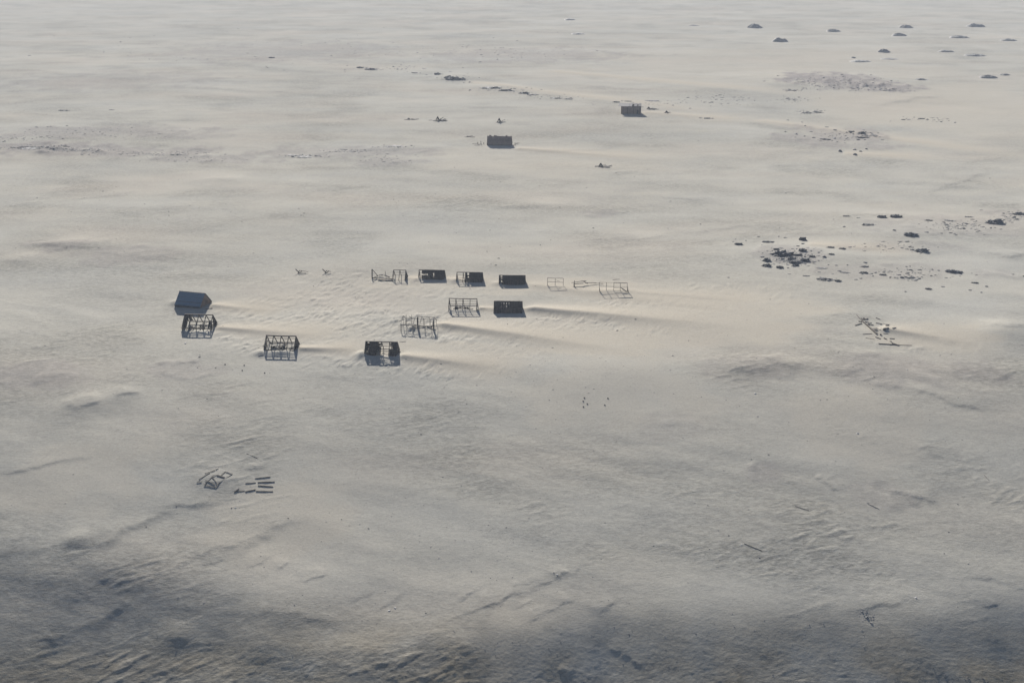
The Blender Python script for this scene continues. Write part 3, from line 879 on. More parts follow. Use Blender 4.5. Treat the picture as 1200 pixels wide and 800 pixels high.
for i, (x, y, hgt) in enumerate(((-9.4, 1.0, 1.0), (-8.0, 0.4, 1.5), (-6.9, 1.6, 0.8), (6.6, 0.2, 0.9), (7.4, 1.4, 0.7))):
    q = Vector((p.x + x, p.y + y, 0)); q.z = H(q.x, q.y)
    o = bar('fence_post', (0, 0, -0.3), (random.uniform(-.25, .25), 0, hgt), 0.2, 0.2, WD, None); o.location = q
    tag(o, 'short leaning timber post beside the brown barrack', 'post', 'leaning posts round the brown barrack')
for i, (x, y, ln, a) in enumerate(((-10.5, 2.5, 2.6, 0.1), (-9.6, -2.0, 2.4, -.3), (-8.4, 0.7, 1.9, .1), (6.2, -1.6, 1.6, .6), (7.6, 3.2, 1.8, .1))):
    q = Vector((p.x + x, p.y + y, 0)); q.z = H(q.x, q.y) + 0.06
    o = bar('loose_plank', (-ln / 2, 0, 0), (ln / 2, 0, 0.15), 0.35, 0.1, WD, None); o.location = q; o.rotation_euler = (0, 0, a)
    tag(o, 'loose dark plank lying in the sand by the brown barrack', 'plank', 'planks round the brown barrack')

p = P(739.5, 133.0)
e = empty('flat_roofed_shed', p, R(-10)); tag(e, 'flat-roofed grey-brown shed with torn roof edge, farthest building on the plain', 'shed')
Lh, dp, hh = 9.4, 4.6, 3.6
for (nm, y, z1) in (('front_wall', -dp / 2, hh), ('back_wall', dp / 2, hh + 0.75)):
    b = MB()
    for i in range(34):
        x = -Lh / 2 + Lh * (i + 0.5) / 34
        b.bar((x, y, -0.8), (x, y + random.uniform(-.02, .02), z1 + random.uniform(-.05, .05)), Lh / 34 * 0.97, 0.05, (0, 1, 0))
    b.build(nm, M['brown'], e)
for x in (-Lh / 2 - 0.04, Lh / 2 + 0.04):
    b = MB()
    for i in range(16):
        y = -dp / 2 + dp * (i + 0.5) / 16
        b.bar((x, y, -0.8), (x, y, hh + 0.7 * (i / 16)), dp / 16 * 0.97, 0.05, (1, 0, 0))
    b.build('end_wall', BD, e)
for i, (x0, x1, y1) in enumerate(((-6.2, -4.2, 0.3), (-4.2, -2.6, 0.2), (-2.6, -1.0, 0.2), (-1.0, 0.5, 0.9), (1.4, 3.0, 1.6), (3.4, 4.9, 1.9))):
    bar('roof_sheet', ((x0 + x1) / 2, -dp / 2 - 0.5 + (y1 if i > 2 else 0), hh + 0.12), ((x0 + x1) / 2, dp / 2 + 0.4, hh + 1.0), (x1 - x0) * 0.98, 0.05, M['grey'], e)
for x in (-4.5, -1.5, 1.5, 4.5):
    bar('corner_post', (x, -dp / 2 - 0.08, -0.8), (x, -dp / 2 - 0.08, hh + 0.05), 0.16, 0.16, BD, e)
bar('roof_beam', (-4.7, -dp / 2 - .05, hh + 0.02), (6.4, -dp / 2 - .02, hh - 0.05), 0.16, 0.16, BD, e)
bar('doorway', (3.4, -dp / 2 - 0.06, 0), (3.4, -dp / 2 - 0.06, 2.1), 0.9, 0.06, BD, e, (0, 1, 0))

# ------------------------------------------------------------------ loose timber
def timber(u0, v0, u1, v1, th, label, name='timber_beam', cat='beam', group=None, mat=None, lift=0.05):
    a = P(u0, v0); c = P(u1, v1)
    mid = (a + c) / 2; mid.z = min(a.z, c.z)
    b = MB()
    th *= 0.40; lift = lift * 0.35
    p0 = a - mid + Vector((0, 0, lift)); p1 = c - mid + Vector((0, 0, lift))
    m_ = (p0 + p1) / 2 + Vector((0, 0, 0.02))
    b.bar(p0, m_, th, th, taper=0.97); b.bar(m_, p1, th * 0.97, th, taper=0.9)
    o = b.build(name, mat or WD, None)
    o.location = mid
    return tag(o, label, cat, group)

TB = 'heavy timbers lying in parallel on the near sand'
for i, (a, b_, c, d, t, l) in enumerate((
        (299, 560.5, 317, 558.5, .22, 'thin pale-topped beam lying alone above the parallel dark beams'),
        (287.5, 566.3, 300, 565.4, .22, 'short thin dark beam end to end with the thick tapering beam'),
        (302, 565.1, 322, 564.4, .36, 'thick dark tapering beam, longest of the parallel timbers'),
        (302.5, 568.8, 320, 570.2, .30, 'dark beam slanting beneath the thick tapering beam'),
        (287.5, 576.0, 299.5, 573.6, .42, 'short thick dark beam between the stump heap and the lowest beam'),
        (300, 575.5, 320, 575.8, .32, 'long straight dark beam, lowest of the parallel timbers'),
        (277, 575.5, 287, 575.0, .20, 'thin rail running from the dark stump to the short thick beam'),
        (275, 576.3, 280, 572.5, .45, 'dark broken stump at the end of the parallel timbers'))):
    timber(a, b_, c, d, t, l, lift=0.12)
timber(289, 531.3, 301.5, 536.6, .16, 'thin dark pole lying alone upslope of the flattened lattice', 'pole', 'pole', mat=WD)
timber(872, 636.5, 893, 645.2, .14, 'thin dark pole lying alone on smooth sand', 'pole', 'pole', mat=WD)
timber(932, 593, 948, 598, .14, 'grey pole half sunk beside stony scour marks', 'pole', 'pole', mat=WD)
timber(1153, 556, 1159, 562.5, .22, 'short bleached pale stick lying on bare sand', 'stick', 'stick', mat=M['pale'])
timber(1017, 590, 1030, 596, .16, 'bleached grey branch lying along a scour edge', 'stick', 'stick', mat=M['pale'])
timber(718, 327.8, 726, 327.2, .22, 'dark plank lying flat behind the five-post wall frame', 'plank', 'plank')
timber(241, 362.5, 249, 361.3, .35, 'dark plank lying against the blue-roofed hut corner', 'plank', 'plank', lift=0.3)
timber(253, 383, 262, 382, .2, 'plank sticking from the drift beside the strip-roofed skeleton', 'plank', 'plank')
timber(303, 417, 309, 415.5, .22, 'short plank beside the closed-gable skeleton', 'plank', 'plank')
timber(468, 400.5, 476, 400.2, .2, 'plank lying behind the hut with the ragged roof gap', 'plank', 'plank')

# flattened lattice
p = P(251, 565.5)
e = empty('collapsed_lattice', p); tag(e, 'flattened roof lattice of thin timbers half buried in sand', 'timber ruin')
def lat(nm, u0, v0, u1, v1, th, mat=WD):
    a = P(u0, v0) - p; c = P(u1, v1) - p
    bar(nm, a + Vector((0, 0, .10)), c + Vector((0, 0, .08)), th, 0.08, mat, e)
for q in ((239.5, 568.5, 253, 571), (253, 571, 256, 567.5), (239.5, 568.5, 250, 557.5), (248.5, 558.5, 254, 566), (255, 567.5, 272.5, 555.5),
          (250, 557.5, 256, 556.5), (264, 552.5, 272.5, 555.5), (230.5, 565, 236.5, 564.6), (241, 563, 252, 568), (259, 557, 264, 552.6), (233, 562, 246, 554.5), (240, 555, 252, 551)):
    lat('rafter', *q, 0.08, WD if q[0] < 262 else M['pale'])
lat('fallen_board', 255, 557, 263, 559.5, 0.3, BD)
lat('purlin', 253, 550, 256, 548.5, 0.12, M['pale'])

# ruined jetty-like beam line on the right
RB = 'broken timbers of the buried frame by the lone drift'
timber(1004, 369.5, 1010, 376, .45, 'upper broken length of the long slanting dark beam', mat=M['silver'], lift=.3)
timber(1010, 376, 1020, 385, .8, 'thick middle length of the long slanting dark beam', lift=.35)
timber(1020, 385, 1027, 391.5, .9, 'splintered lower end of the long slanting dark beam', lift=.3)
timber(1002, 381.5, 1010, 379, .3, 'short dark strut jutting sideways from the slanting beam', 'strut', 'strut', lift=.2)
timber(1010, 374.5, 1017, 373.5, .4, 'dark stub behind the top of the slanting beam', 'stub', 'stub', lift=.2)
timber(1026.5, 372.5, 1031.5, 374.5, .35, 'detached dark plank behind the slanting beam', 'plank', 'plank', lift=.15)
timber(1011, 391.6, 1022, 391, .25, 'grey rail lying beneath the splintered beam end', 'rail', 'rail')
timber(1014.5, 396, 1025, 397.6, .2, 'thin curved rail lying below the grey rail', 'rail', 'rail')
timber(1026, 395, 1032, 397.3, .4, 'dark plank between the thin rail and the long flat beam', 'plank', 'plank', lift=.15)
timber(1029.5, 402.8, 1054, 404.4, .42, 'long flat dark beam pointing down the lone drift', lift=.15)
timber(1045, 402.3, 1053, 405, .45, 'dark plank lying across the long flat beam', 'plank', 'plank', lift=.35)
timber(1054, 404.3, 1068.5, 404.6, .18, 'thin pole continuing from the long flat beam', 'pole', 'pole', lift=.15)
timber(1042.5, 396.6, 1048.5, 397, .25, 'short grey board behind the long flat beam', 'board', 'board', lift=.15)
timber(1020, 385.5, 1028, 384.5, .18, 'thin batten leaning off the slanting beam', 'batten', 'batten', mat=WD, lift=.2)
for i, (u, v, wd) in enumerate(((1039, 379.5, 9), (1037, 384.5, 10), (1038, 390.5, 6))):
    timber(u - wd / 2, v, u + wd / 2, v + 0.8, .16, 'grey batten nearly covered by the lone drift', 'batten', 'batten', 'battens nearly covered by the lone drift', WD)

rgf = random.Random(77)
for i in range(26):
    t = rgf.random(); u = 1005 + 24 * t + rgf.uniform(-3, 6); v = 371 + 22 * t + rgf.uniform(-2, 3)
    if i > 15: u = 1024 + rgf.uniform(0, 22); v = 375 + rgf.uniform(0, 26)
    L_ = rgf.uniform(2.0, 5.0)
    timber(u, v, u + L_, v + rgf.uniform(-1.2, 1.6), rgf.uniform(.25, .6), 'short broken splinter of board strewn along the long slanting beam', 'splinter', 'splinter', 'splinters along the slanting beam', rgf.choice((BD, WD, M['silver'])), lift=rgf.uniform(.05, .4))

def heap(u, v, wpx, hgt, label, seed, n=12):
    """collapsed hut: a heap of boards around a stub"""
    rg = random.Random(seed)
    p = P(u, v); s = ppm(p)
    W = wpx / s
    e = empty('collapsed_hut', p); tag(e, label, 'timber ruin')
    for i in range(n):
        x = rg.uniform(-0.5, 0.42) * W; y = rg.uniform(-1.6, 1.6); ln = rg.uniform(1.2, 3.2)
        a = rg.uniform(-0.5, 0.5); z0 = H(p.x + x, p.y + y) - p.z
        k = hgt * max(0.15, 1 - abs(x) / (0.35 * W)) * rg.uniform(0.2, 0.8)
        bar('board', (x, y, z0 + 0.05), (x + ln * math.cos(a), y + ln * math.sin(a), z0 + 0.1 + k), rg.uniform(0.3, 0.8), 0.10, BD, e)
    for k in (-1, 1):
        bar('rafter', (k * 1.1, -0.8, -0.3), (0, 0, hgt), 0.35, 0.25, BD, e)
    bar('post', (0.1, 0.4, -0.3), (0.0, 0.3, hgt * 1.05), 0.3, 0.3, BD, e)
heap(513, 141.5, 22, 1.9, 'dark peaked heap of a collapsed hut beyond the brown barrack', 3, 16)
heap(479, 140, 14, 0.6, 'low flat heap of boards beside the peaked collapsed heap', 4, 8)
heap(585, 143.5, 8, 1.9, 'small pointed heap of timber directly behind the brown barrack', 5, 8)
heap(704, 195.3, 16, 1.3, 'lone collapsed hut heap with splayed boards on open sand', 6, 14)
heap(548, 160.5, 9, 0.3, 'scatter of flat boards at the far side of the barrack posts', 9, 6)
heap(760, 127.8, 12, 1.0, 'heap of torn sheets and boards beside the flat-roofed shed', 10, 9)
heap(781, 132.5, 6, 1.0, 'small tangle of sticks past the flat-roofed shed', 12, 5)

# ------------------------------------------------------------------ rocks
def rock_mesh(seed, npts=34, flat=0.75):
    rg = random.Random(seed)
    bm = bmesh.new()
    for i in range(npts):
        v = Vector((rg.gauss(0, 1), rg.gauss(0, 1), rg.gauss(0, 1))).normalized()
        r = rg.uniform(0.72, 1.05)
        z = v.z * flat * r
        bm.verts.new((v.x * r, v.y * r, max(z, -0.45)))
    res = bmesh.ops.convex_hull(bm, input=bm.verts)
    bmesh.ops.delete(bm, geom=[g for g in res['geom_interior'] if isinstance(g, bmesh.types.BMVert)], context='VERTS')
    me = bpy.data.meshes.new('rock'); bm.to_mesh(me); bm.free()
    return me

def crag_mesh(seed):
    """rugged outcrop: noisy lumpy dome with ledges"""
    rg = random.Random(seed)
    bm = bmesh.new()
    bmesh.ops.create_icosphere(bm, subdivisions=4, radius=1)
    ox, oy = rg.uniform(0, 50), rg.uniform(0, 50)
    co = np.array([v.co[:] for v in bm.verts])
    n1 = perlin(co[:, 0] * 2.2 + ox, co[:, 1] * 2.2 + oy + co[:, 2], seed)
    n2 = perlin(co[:, 0] * 5.5 + ox, co[:, 1] * 5.5 + oy - co[:, 2] * 3, seed + 1)
    n3 = perlin(co[:, 0] * 11 + ox, co[:, 1] * 11 + oy + co[:, 2] * 6, seed + 2)
    r = 1 + 0.62 * n1 + 0.45 * np.abs(n2) + 0.22 * n3 - 0.15
    for i, v in enumerate(bm.verts):
        v.co *= float(r[i])
        z = v.co.z
        z = round(z * 4) / 4 * 0.45 + z * 0.55
        v.co.z = max(z, -0.4)
    me = bpy.data.meshes.new('outcrop'); bm.to_mesh(me); bm.free()
    return me

ROCKS = [rock_mesh(100 + i) for i in range(9)]
CRAGS = [crag_mesh(200 + i * 7) for i in range(6)]
for me in ROCKS + CRAGS:
    me.materials.append(M['rock'])

def rock_words(W, Hh, p, mark, mname):
    r = W / max(Hh, 0.05)
    size = 'broad' if W > 4.5 else 'mid-sized' if W > 2.2 else 'small' if W > 1.1 else 'tiny'
    shape = 'thin ledge' if r > 5.5 else 'flat slab' if r > 3.4 else 'low block' if r > 2.2 else 'upright lump'
    if mark is None:
        return size + ' dark ' + shape + ' of rock ' + mname
    dx, dy = p.x - mark.x, p.y - mark.y
    d = math.hypot(dx, dy)
    side = ('on the sunlit far side of' if dy > 0 else 'on the shadow side of') if abs(dy) > abs(dx) else ('downwind of' if dx > 0 else 'upwind of')
    near_ = 'just ' if d < 14 else 'well ' if d > 45 else ''
    return size + ' dark ' + shape + ' ' + near_ + side + ' ' + mname

def rocks(lst, mark, mname, special, group, seed=0, name='rock', hs=1.0):
    rg = random.Random(seed)
    for k, (u, v, wp, hp) in enumerate(lst):
        p = P(u, v + hp * 0.3)
        s = ppm(p)
        W = wp / s; Hh = hp / s * hs
        crag = wp >= 7 and W > 1.6
        me = rg.choice(CRAGS if crag else ROCKS)
        o = obj('rock_outcrop' if crag else name, me)
        dpt = min(W * 0.5, max(Hh * 1.1, W * 0.32))
        o.scale = (W / 2, dpt, Hh * (0.62 if crag else 0.8))
        o.rotation_euler = (0, 0, rg.uniform(-0.25, 0.25) - 0.1)
        if crag and wp >= 14 and 1050 < u < 1200:
            o.material_slots[0].link = 'OBJECT'; o.material_slots[0].material = M['slate']
        label = special.get(k) or rock_words(W, Hh, p, mark, mname)
        p.z -= 0.12 * Hh
        o.location = p
        tag(o, label, 'outcrop' if crag else 'rock', None if k in special else group)

ZA = [(900.5, 283, 13, 2.2), (941, 279.5, 8, 5.5), (941, 285, 5, 2.5), (899, 294, 2, 1.5), (905, 293.5, 2, 1.5), (910, 291.5, 7, 2.2),
      (917, 296.5, 25, 8), (933.5, 291.3, 2.5, 2), (940.5, 292.5, 9, 4.5), (950.5, 293.5, 3, 1.5), (935, 298.3, 10, 3.5), (952, 300, 7, 2.5),
      (966, 300, 6, 4), (974, 297.5, 7, 2), (973, 289.5, 9, 2), (986.5, 291, 7, 2), (898.5, 304, 9, 5), (898, 310.5, 10, 4), (914, 312.5, 8, 4),
      (923.5, 313.5, 3.5, 1.7), (932, 307, 12, 3), (932, 310.5, 8, 2.5), (944, 304, 10, 4), (954, 306, 6, 1.8), (984, 317, 6, 2.2),
      (980, 310.5, 5, 1.3), (993, 310, 3, 2), (967, 326.5, 18, 2.6), (982, 328.5, 8, 2.6), (928, 302.2, 9, 2.2), (889, 277, 5, 1.5), (912.5, 276.7, 3, 1.2),
      (920, 278, 6, 1.6), (893, 287, 2.5, 1), (925, 320.8, 5, 1.2), (960, 318.5, 6, 1.0), (945, 323, 8, 1.0), (963, 314, 14, 0.9), (990, 319, 10, 1.0), (866, 285.5, 9, 3.2), (859, 283, 3, 1.4), (874, 281.5, 3, 1.6), (862, 280, 2.5, 1.2)]
rocks(ZA, P(917, 298), 'the great crag', {6: 'great dark crag, biggest of its rocky cluster', 27: 'long low dark ledge of rock at the sandy edge of the crag cluster', 1: 'pointed dark pinnacle standing behind the great crag', 0: 'long thin flat-topped ledge set apart behind the great crag'},
      'rocks clustered round the great crag', 1)
ZB = [(1034, 253.5, 10, 4), (1050, 253, 14, 4.5), (1018, 263, 15, 2.2), (1048, 269, 5, 3), (1068, 274, 15, 6), (1086, 271.5, 6, 2.5), (1132, 261.5, 6, 2.6),
      (1165, 259.5, 20, 6), (1129, 267, 6, 2.5), (1080, 293, 14, 5), (1069, 292, 6, 2.5), (1057, 290, 5, 1.6), (1014, 307, 6, 2.5), (1013, 312, 10, 1.6),
      (1012, 319, 9, 2.2), (1021, 320, 6, 1.8), (1035, 321.5, 8, 2), (1118, 317.5, 18, 4.5), (1142, 331, 8, 1.6), (1156, 335, 5, 2), (1187, 321, 4, 1.8),
      (1200, 323, 4, 3), (1100, 316.5, 4, 1.6), (1109, 325, 5, 1.3), (1088, 338, 8, 2), (1105, 335.5, 6, 1.5), (1061, 341, 4, 1.8), (1137, 339.5, 5, 1.6),
      (1150, 342, 4, 1.5), (1195, 250, 14, 4), (1176, 249.5, 4, 2), (1006, 255, 6, 1.2), (1088, 258, 9, 1.8), (1135, 254, 9, 1.2), (1112, 258.5, 12, 1.2), (989, 265, 5, 2.2), (992, 253, 8, 1.5), (1003, 327, 6, 1.3), (1150, 246, 5, 1)]
rocks(ZB, P(1068, 275), 'the broad peaked outcrop', {4: 'broad peaked dark outcrop in the middle of the stony flat', 7: 'broadest half-sanded outcrop at the far edge of the stony flat', 17: 'broad split outcrop alone on the shadow side of the stony flat'}, 'rocks on the stony flat', 2)
ZC = [(943.5, 147, 3, 2.3), (932.7, 156.5, 5.5, 3), (943, 159.3, 3, 1.8), (950.5, 154, 6, 1.5), (953.5, 161, 5, 1.8), (967, 163, 12, 1.8), (969, 148.7, 6, 1.5),
      (978.5, 152, 6, 1.8), (977.5, 161.5, 5.5, 2.6), (980.5, 165.5, 5, 1.2), (993, 161.5, 3, 1.4), (992, 154.7, 3, 2), (998, 154, 7, 1.8), (1009.5, 155.5, 8, 3),
      (1010, 161, 7, 2), (1022, 156.3, 3, 1.5), (1025.5, 159.7, 3, 1.4), (990, 167.5, 5, 1), (920.5, 154, 3, 1.7), (923, 140.5, 5, 1.6), (940, 143, 4, 1.3), (958, 131.5, 9, 1.6), (946, 132.2, 12, 1.5), (1034, 163.5, 5, 1.2), (1080, 139, 7, 1.4), (1103, 142.5, 4, 1.4), (1119, 143.2, 4, 1.8)]
rocks(ZC, P(984, 178), 'the tall upright boulder', {}, 'stones beyond the five blocks', 3)
for (u, v, wp, hp), l in zip([(984.3, 175.5, 5.8, 7), (1001.5, 174.6, 5.2, 2.8), (1008.5, 176.8, 5.2, 2.8), (1015, 173.7, 4.8, 3), (1002, 180, 6, 4.6)],
        ['tall upright dark boulder standing apart from four low blocks', 'low dark block between the upright boulder and its three neighbours', 'low dark block in the middle of the four blocks', 'low dark block farthest from the upright boulder', 'peaked dark block, largest of the four low blocks']):
    rocks([(u, v, wp, hp)], None, '', {0: l}, None, int(u), 'boulder', hs=0.95)
ZD = [(422, 79, 8, 2.6), (434.5, 81, 13, 3.2), (404, 82, 3, 1.3), (407, 77, 2.2, 1.1), (461.3, 78, 3.5, 2), (466, 81, 3.2, 1.5), (470, 76, 2.6, 1.2), (476, 80.5, 2.2, 1.5),
      (486, 85.3, 8, 1.3), (492.5, 85.5, 2.2, 1.5), (497, 80.5, 6, 1.2), (500, 87.7, 4, 1.2), (512.5, 86.5, 7.5, 3.8), (531, 91.5, 17, 4.5), (541, 92.3, 10, 3.6), (525, 90.3, 9, 3.6),
      (550.5, 96, 4, 2), (543.5, 96.5, 2.6, 1.6), (528, 83.8, 5, 1.2), (575, 102.6, 22, 1.8), (593, 105.5, 14, 2.4), (613.5, 109, 12, 2.4), (624, 111, 14, 1.6), (651, 115, 14, 1.2), (666, 116, 10, 1.4), (722, 119.5, 8, 1.8), (736, 118.5, 8, 1), (765, 118, 16, 1.0)]
rocks(ZD, P(531, 93), 'the longest far outcrop', {13: 'longest far dark outcrop, in the broken line across the plain'}, 'broken rock line across the far plain', 4)
ZE = [(821, 138, 5, 1.6), (829, 138.5, 8, 1.4), (835, 138.6, 4, 1.2), (318, 67.5, 7, 1.8), (75, 129.2, 12, 1.4), (131, 128.8, 7, 1.0), (40, 172.5, 11, 1.4), (35, 174, 22, 1.1), (75, 171.5, 12, 1.6), (343, 182, 16, 1.4), (357, 183.8, 18, 1.3), (402, 175, 10, 1.1), (463, 171.3, 18, 1.3), (56, 148.5, 4, 1), (187, 156.5, 4, 1), (209, 177.5, 6, 1), (1016, 722, 5, 2.6), (1010, 716, 4, 1.5), (1021, 729, 4, 1.6)]
rocks(ZE, None, 'alone on the open plain', {3: 'tiny peaked dark rock alone far beyond the huts', 4: 'long low dark rock crest alone on the far empty plain', 16: 'dark rock in the hollow of the near dark slope'}, 'lone stones on the open plain', 5)

# pale stones and stakes
for (u, v, wp) in ((1005, 507.3, 3.0), (869, 638, 2.0), (885, 461, 3), (276, 594.5, 2.4), (1063, 433, 2.4), (217, 402, 3), (463, 712, 2.5), (456, 715, 3), (653, 673, 2.5), (1073, 700, 3.2), (585, 156.5, 1.8)):
    p = P(u, v); s = ppm(p)
    o = bpy.data.objects.new('pale_stone', ROCKS[int(u) % 9].copy()); o.data.materials.clear(); o.data.materials.append(M['white'])
    C.objects.link(o); o.location = p; o.scale = (wp / s / 2, wp / s / 2.4, wp / s / 3)
    tag(o, 'small whitish stone lying on open sand', 'stone', 'whitish stones on open sand')
for (u, v) in ((684.5, 466), (683.5, 470), (688.5, 473), (684, 476.5), (712.5, 466.5), (709, 474.5), (264, 427, ), (284, 434), (286, 428), (310, 437)):
    p = P(u, v)
    o = bar('stake', (0, 0, -0.3), (random.uniform(-.08, .08), random.uniform(-.08, .08), 0.12), 0.26, 0.24, BD, None)
    o.location = p
    tag(o, 'short dark stake stump poking from bare sand', 'stake', 'dark stake stumps in bare sand')

# ------------------------------------------------------------------ brush hummocks
def hummock_mesh(seed):
    n = 26; vs = []; fs = []
    rg = random.Random(seed); ox = rg.uniform(0, 90)
    for j in range(n):
        for i in range(n):
            x = -1.3 + 2.6 * i / (n - 1); y = -1.3 + 2.6 * j / (n - 1)
            r2 = (x * (1 - 0.12 * x)) ** 2 + y * y
            nz = float(perlin(np.array([x * 1.9 + ox]), np.array([y * 1.9]), seed)[0]); n2 = float(perlin(np.array([x * 8 + ox]), np.array([y * 8]), seed)[0])
            z = max(0, 1 - r2) ** 0.8 * (1 + 0.5 * nz + 0.3 * n2) - 0.10
            vs.append((x, y, z))
    for j in range(n - 1):
        for i in range(n - 1):
            a = j * n + i
            fs.append((a, a + 1, a + n + 1, a + n))
    me = bpy.data.meshes.new('hummock'); me.from_pydata(vs, [], fs); me.update(); me.shade_smooth()
    me.materials.append(M['brush'])
    return me
HM = [hummock_mesh(300 + i) for i in range(4)]
for k, (u, v, wp, hp) in enumerate([(883.5, 31.2, 19, 4.3), (913, 47.3, 20, 4.6), (976, 36, 18, 3.2), (1053, 41, 18, 3.2), (1061, 31.5, 18, 3), (1142, 30, 23, 3.6), (1123, 43.3, 24, 3),
        (1181, 47, 20, 2.2), (1035, 60, 16, 3.4), (1107, 60, 20, 2), (1141, 64.5, 27, 2.6), (1157, 90, 22, 3), (1177, 87.5, 14, 1.6), (1007, 71.6, 26, 2), (1000, 67.6, 6, 1.6), (1041, 69, 22, 1.4), (1078, 93, 16, 1.6), (667, 23, 14, 1.6), (677, 39.5, 18, 1.8), (812, 30, 14, 1.2)]):
    p = P(u, v + hp * 0.35); s = ppm(p)
    o = obj('hummock', HM[k % 4])
    W = wp / s
    o.scale = (W / 2, W * 0.36, hp / s * 0.95)
    o.rotation_euler = (0, 0, random.uniform(-.2, .2))
    o.location = p
    low = hp < 2.4
    sz = 'wide' if wp > 21 else 'narrow' if wp < 17 else 'mid-sized'
    if u < 850: where = 'alone far beyond the broken rock line'
    elif v > 85: where = 'beside the grey rubble field'
    elif u < 930: where = 'in the pair apart from the other mounds'
    elif v > 55: where = 'on the rippled sand in front of the other mounds'
    else: where = 'among the farthest mounds on the plain'
    tag(o, sz + (' low flat' if low else ' rounded') + ' dark brush hummock ' + where, 'hummock', 'brush hummocks on the far plain')

# ------------------------------------------------------------------ scree and stones (uncountable)
def scree(label, patches, mat, seed, flat=0.35, name='scree'):
    rg = np.random.default_rng(seed)
    base = [np.array([v.co[:] for v in r.vertices]) for r in (rock_mesh(500 + i, 11, 0.8) for i in range(4))]
    tri = [[tuple(p.vertices) for p in rock_mesh(500 + i, 11, 0.8).polygons] for i in range(4)]
    V = []; F = []; nv = 0
    for (u, v, ru, rv, n, smin, smax) in patches:
        us = u + ru * np.clip(rg.normal(0, 0.5, n), -1.2, 1.2); vs = v + rv * np.clip(rg.normal(0, 0.5, n), -1.2, 1.2)
        rx = (us - 600) / FPX; rr = -(vs - 400) / FPX
        d = np.stack([rx, math.cos(PITCH) + rr * math.sin(PITCH), -math.sin(PITCH) + rr * math.cos(PITCH)], 1)
        z = h_macro(*(d[:, :2] * (CAM_H / -d[:, 2:3])).T)
        for _ in range(4):
            t = (CAM_H - z) / (-d[:, 2])
            z = 0.6 * terrain(d[:, 0] * t, d[:, 1] * t)[0] + 0.4 * z
        X, Y = d[:, 0] * t, d[:, 1] * t
        Z = terrain(X, Y)[0]
        for i in range(n):
            if not (60 < Y[i] < 1800): continue
            s = rg.uniform(smin, smax) * (0.6 + 0.8 * rg.random() ** 2)
            k = rg.integers(4); a = rg.uniform(-0.5, 0.5)
            b = base[k] * np.array([s * rg.uniform(0.8, 1.9), s * rg.uniform(0.6, 1.0), s * flat * rg.uniform(0.6, 1.5)]) * 0.5
            c, sn = math.cos(a), math.sin(a)
            b = np.stack([b[:, 0] * c - b[:, 1] * sn + X[i], b[:, 0] * sn + b[:, 1] * c + Y[i], b[:, 2] + Z[i] + s * flat * 0.08], 1)
            V.append(b); F += [tuple(nv + q for q in f) for f in tri[k]]; nv += len(b)
    me = bpy.data.meshes.new(name); me.from_pydata(np.concatenate(V).tolist(), [], F); me.update()
    o = obj(name, me, mat)
    return tag(o, label, 'stones', kind='stuff')

scree('broad field of low grey rock rubble below the far hummocks', [(970, 95, 62, 8, 240, 0.4, 1.5), (1000, 102, 60, 6, 200, 0.4, 1.5), (930, 117, 26, 4, 60, 0.4, 1.3), (1040, 106, 22, 2, 70, 0.4, 1.5), (930, 106, 14, 2, 40, 0.4, 1.4)], M['rubble'], 1, 0.42)
scree('dark shattered stones strewn between the outcrops on the stony flat', [(1125, 266, 40, 8, 130, 0.2, 1.0), (1050, 290, 50, 6, 70, 0.2, 0.9), (1060, 320, 70, 8, 110, 0.2, 0.9), (930, 301, 34, 10, 260, 0.2, 0.8), (925, 305, 18, 6, 120, 0.2, 0.9), (1185, 254, 24, 6, 50, 0.2, 1.0), (1062, 325, 16, 3, 30, 0.3, 1.2), (1080, 294, 12, 4, 30, 0.2, 1.0), (1168, 259, 14, 4, 30, 0.3, 1.2)], M['rock'], 2, 0.4)
scree('dark shattered stones strewn round the five far blocks', [(980, 161, 40, 6, 60, 0.3, 1.2), (1010, 158, 22, 5, 70, 0.4, 1.6), (1085, 140, 40, 3, 40, 0.4, 1.4), (950, 131, 20, 3, 40, 0.4, 1.4)], M['rock'], 3, 0.4)
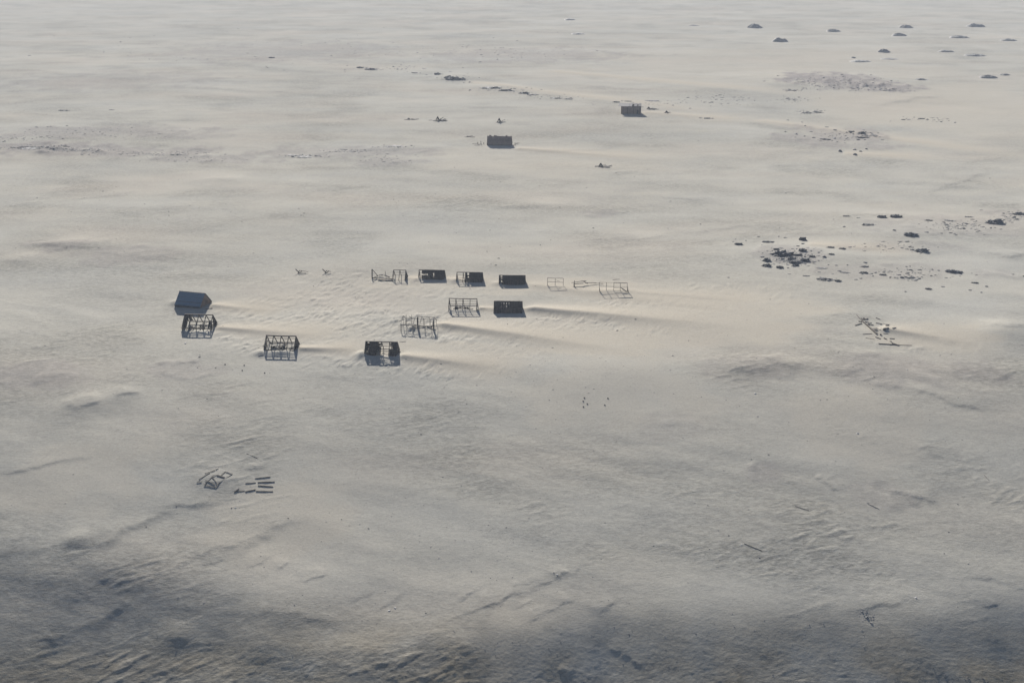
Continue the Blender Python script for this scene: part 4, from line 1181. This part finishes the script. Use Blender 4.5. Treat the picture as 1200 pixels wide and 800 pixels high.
scree('thin streaks of dark stones across the empty plain', [(30, 173, 50, 2.5, 260, 0.3, 1.3), (95, 176, 40, 2, 160, 0.3, 1.2), (180, 180, 70, 3, 170, 0.3, 1.1), (230, 186, 60, 4, 90, 0.25, 1.0), (120, 156, 110, 8, 190, 0.25, 1.0), (20, 162, 40, 4, 80, 0.3, 1.1), (355, 183, 26, 2, 130, 0.3, 1.2), (410, 177, 30, 2, 110, 0.3, 1.1), (460, 172, 24, 1.5, 80, 0.3, 1.1), (434, 81, 16, 3, 40, 0.6, 1.6), (475, 81, 22, 4, 30, 0.6, 1.6), (535, 92, 22, 4, 60, 0.6, 1.8), (590, 105, 40, 3, 50, 0.6, 1.5), (640, 113, 40, 3, 50, 0.5, 1.5), (450, 186, 40, 6, 60, 0.3, 1.0), (310, 55, 300, 26, 160, 0.5, 1.7), (760, 120, 60, 6, 50, 0.5, 1.5), (560, 62, 120, 8, 120, 0.6, 1.8), (850, 118, 50, 8, 60, 0.5, 1.5)], M['rock'], 4, 0.35)
scree('fine loose stones sprinkled over the whole sand plain', [(600, 230, 700, 90, 400, 0.12, 0.42), (600, 420, 650, 90, 600, 0.08, 0.30), (600, 590, 650, 90, 600, 0.06, 0.22), (600, 740, 650, 60, 420, 0.05, 0.18), (1000, 500, 220, 90, 120, 0.06, 0.22), (110, 260, 140, 60, 90, 0.12, 0.45), (1016, 722, 12, 6, 40, 0.06, 0.25), (1110, 796, 60, 6, 60, 0.06, 0.25)], M['lag'], 5, 0.6, 'loose_stones')

# ------------------------------------------------------------------ haze
def build_haze():
    x1, y0, y1, z0, z1 = 7600, -520, 6150, -36, 93
    v = [(x, y, z) for z in (z0, z1) for y in (y0, y1) for x in (-x1, x1)]
    f = [(0, 2, 3, 1), (4, 5, 7, 6), (0, 1, 5, 4), (2, 6, 7, 3), (0, 4, 6, 2), (1, 3, 7, 5)]
    me = bpy.data.meshes.new('haze'); me.from_pydata(v, [], f); me.update()
    m = bpy.data.materials.new('haze'); m.use_nodes = True
    n = m.node_tree.nodes
    n.remove(n['Principled BSDF'])
    pv = n.new('ShaderNodeVolumePrincipled')
    pv.inputs['Color'].default_value = (0.80, 0.88, 1.0, 1)
    pv.inputs['Density'].default_value = 0.00016
    pv.inputs['Anisotropy'].default_value = 0.0
    m.node_tree.links.new(pv.outputs[0], n['Material Output'].inputs['Volume'])
    o = obj('haze', me, m)
    tag(o, 'thin pale haze over the whole desert plain', 'haze', kind='stuff')
build_haze()
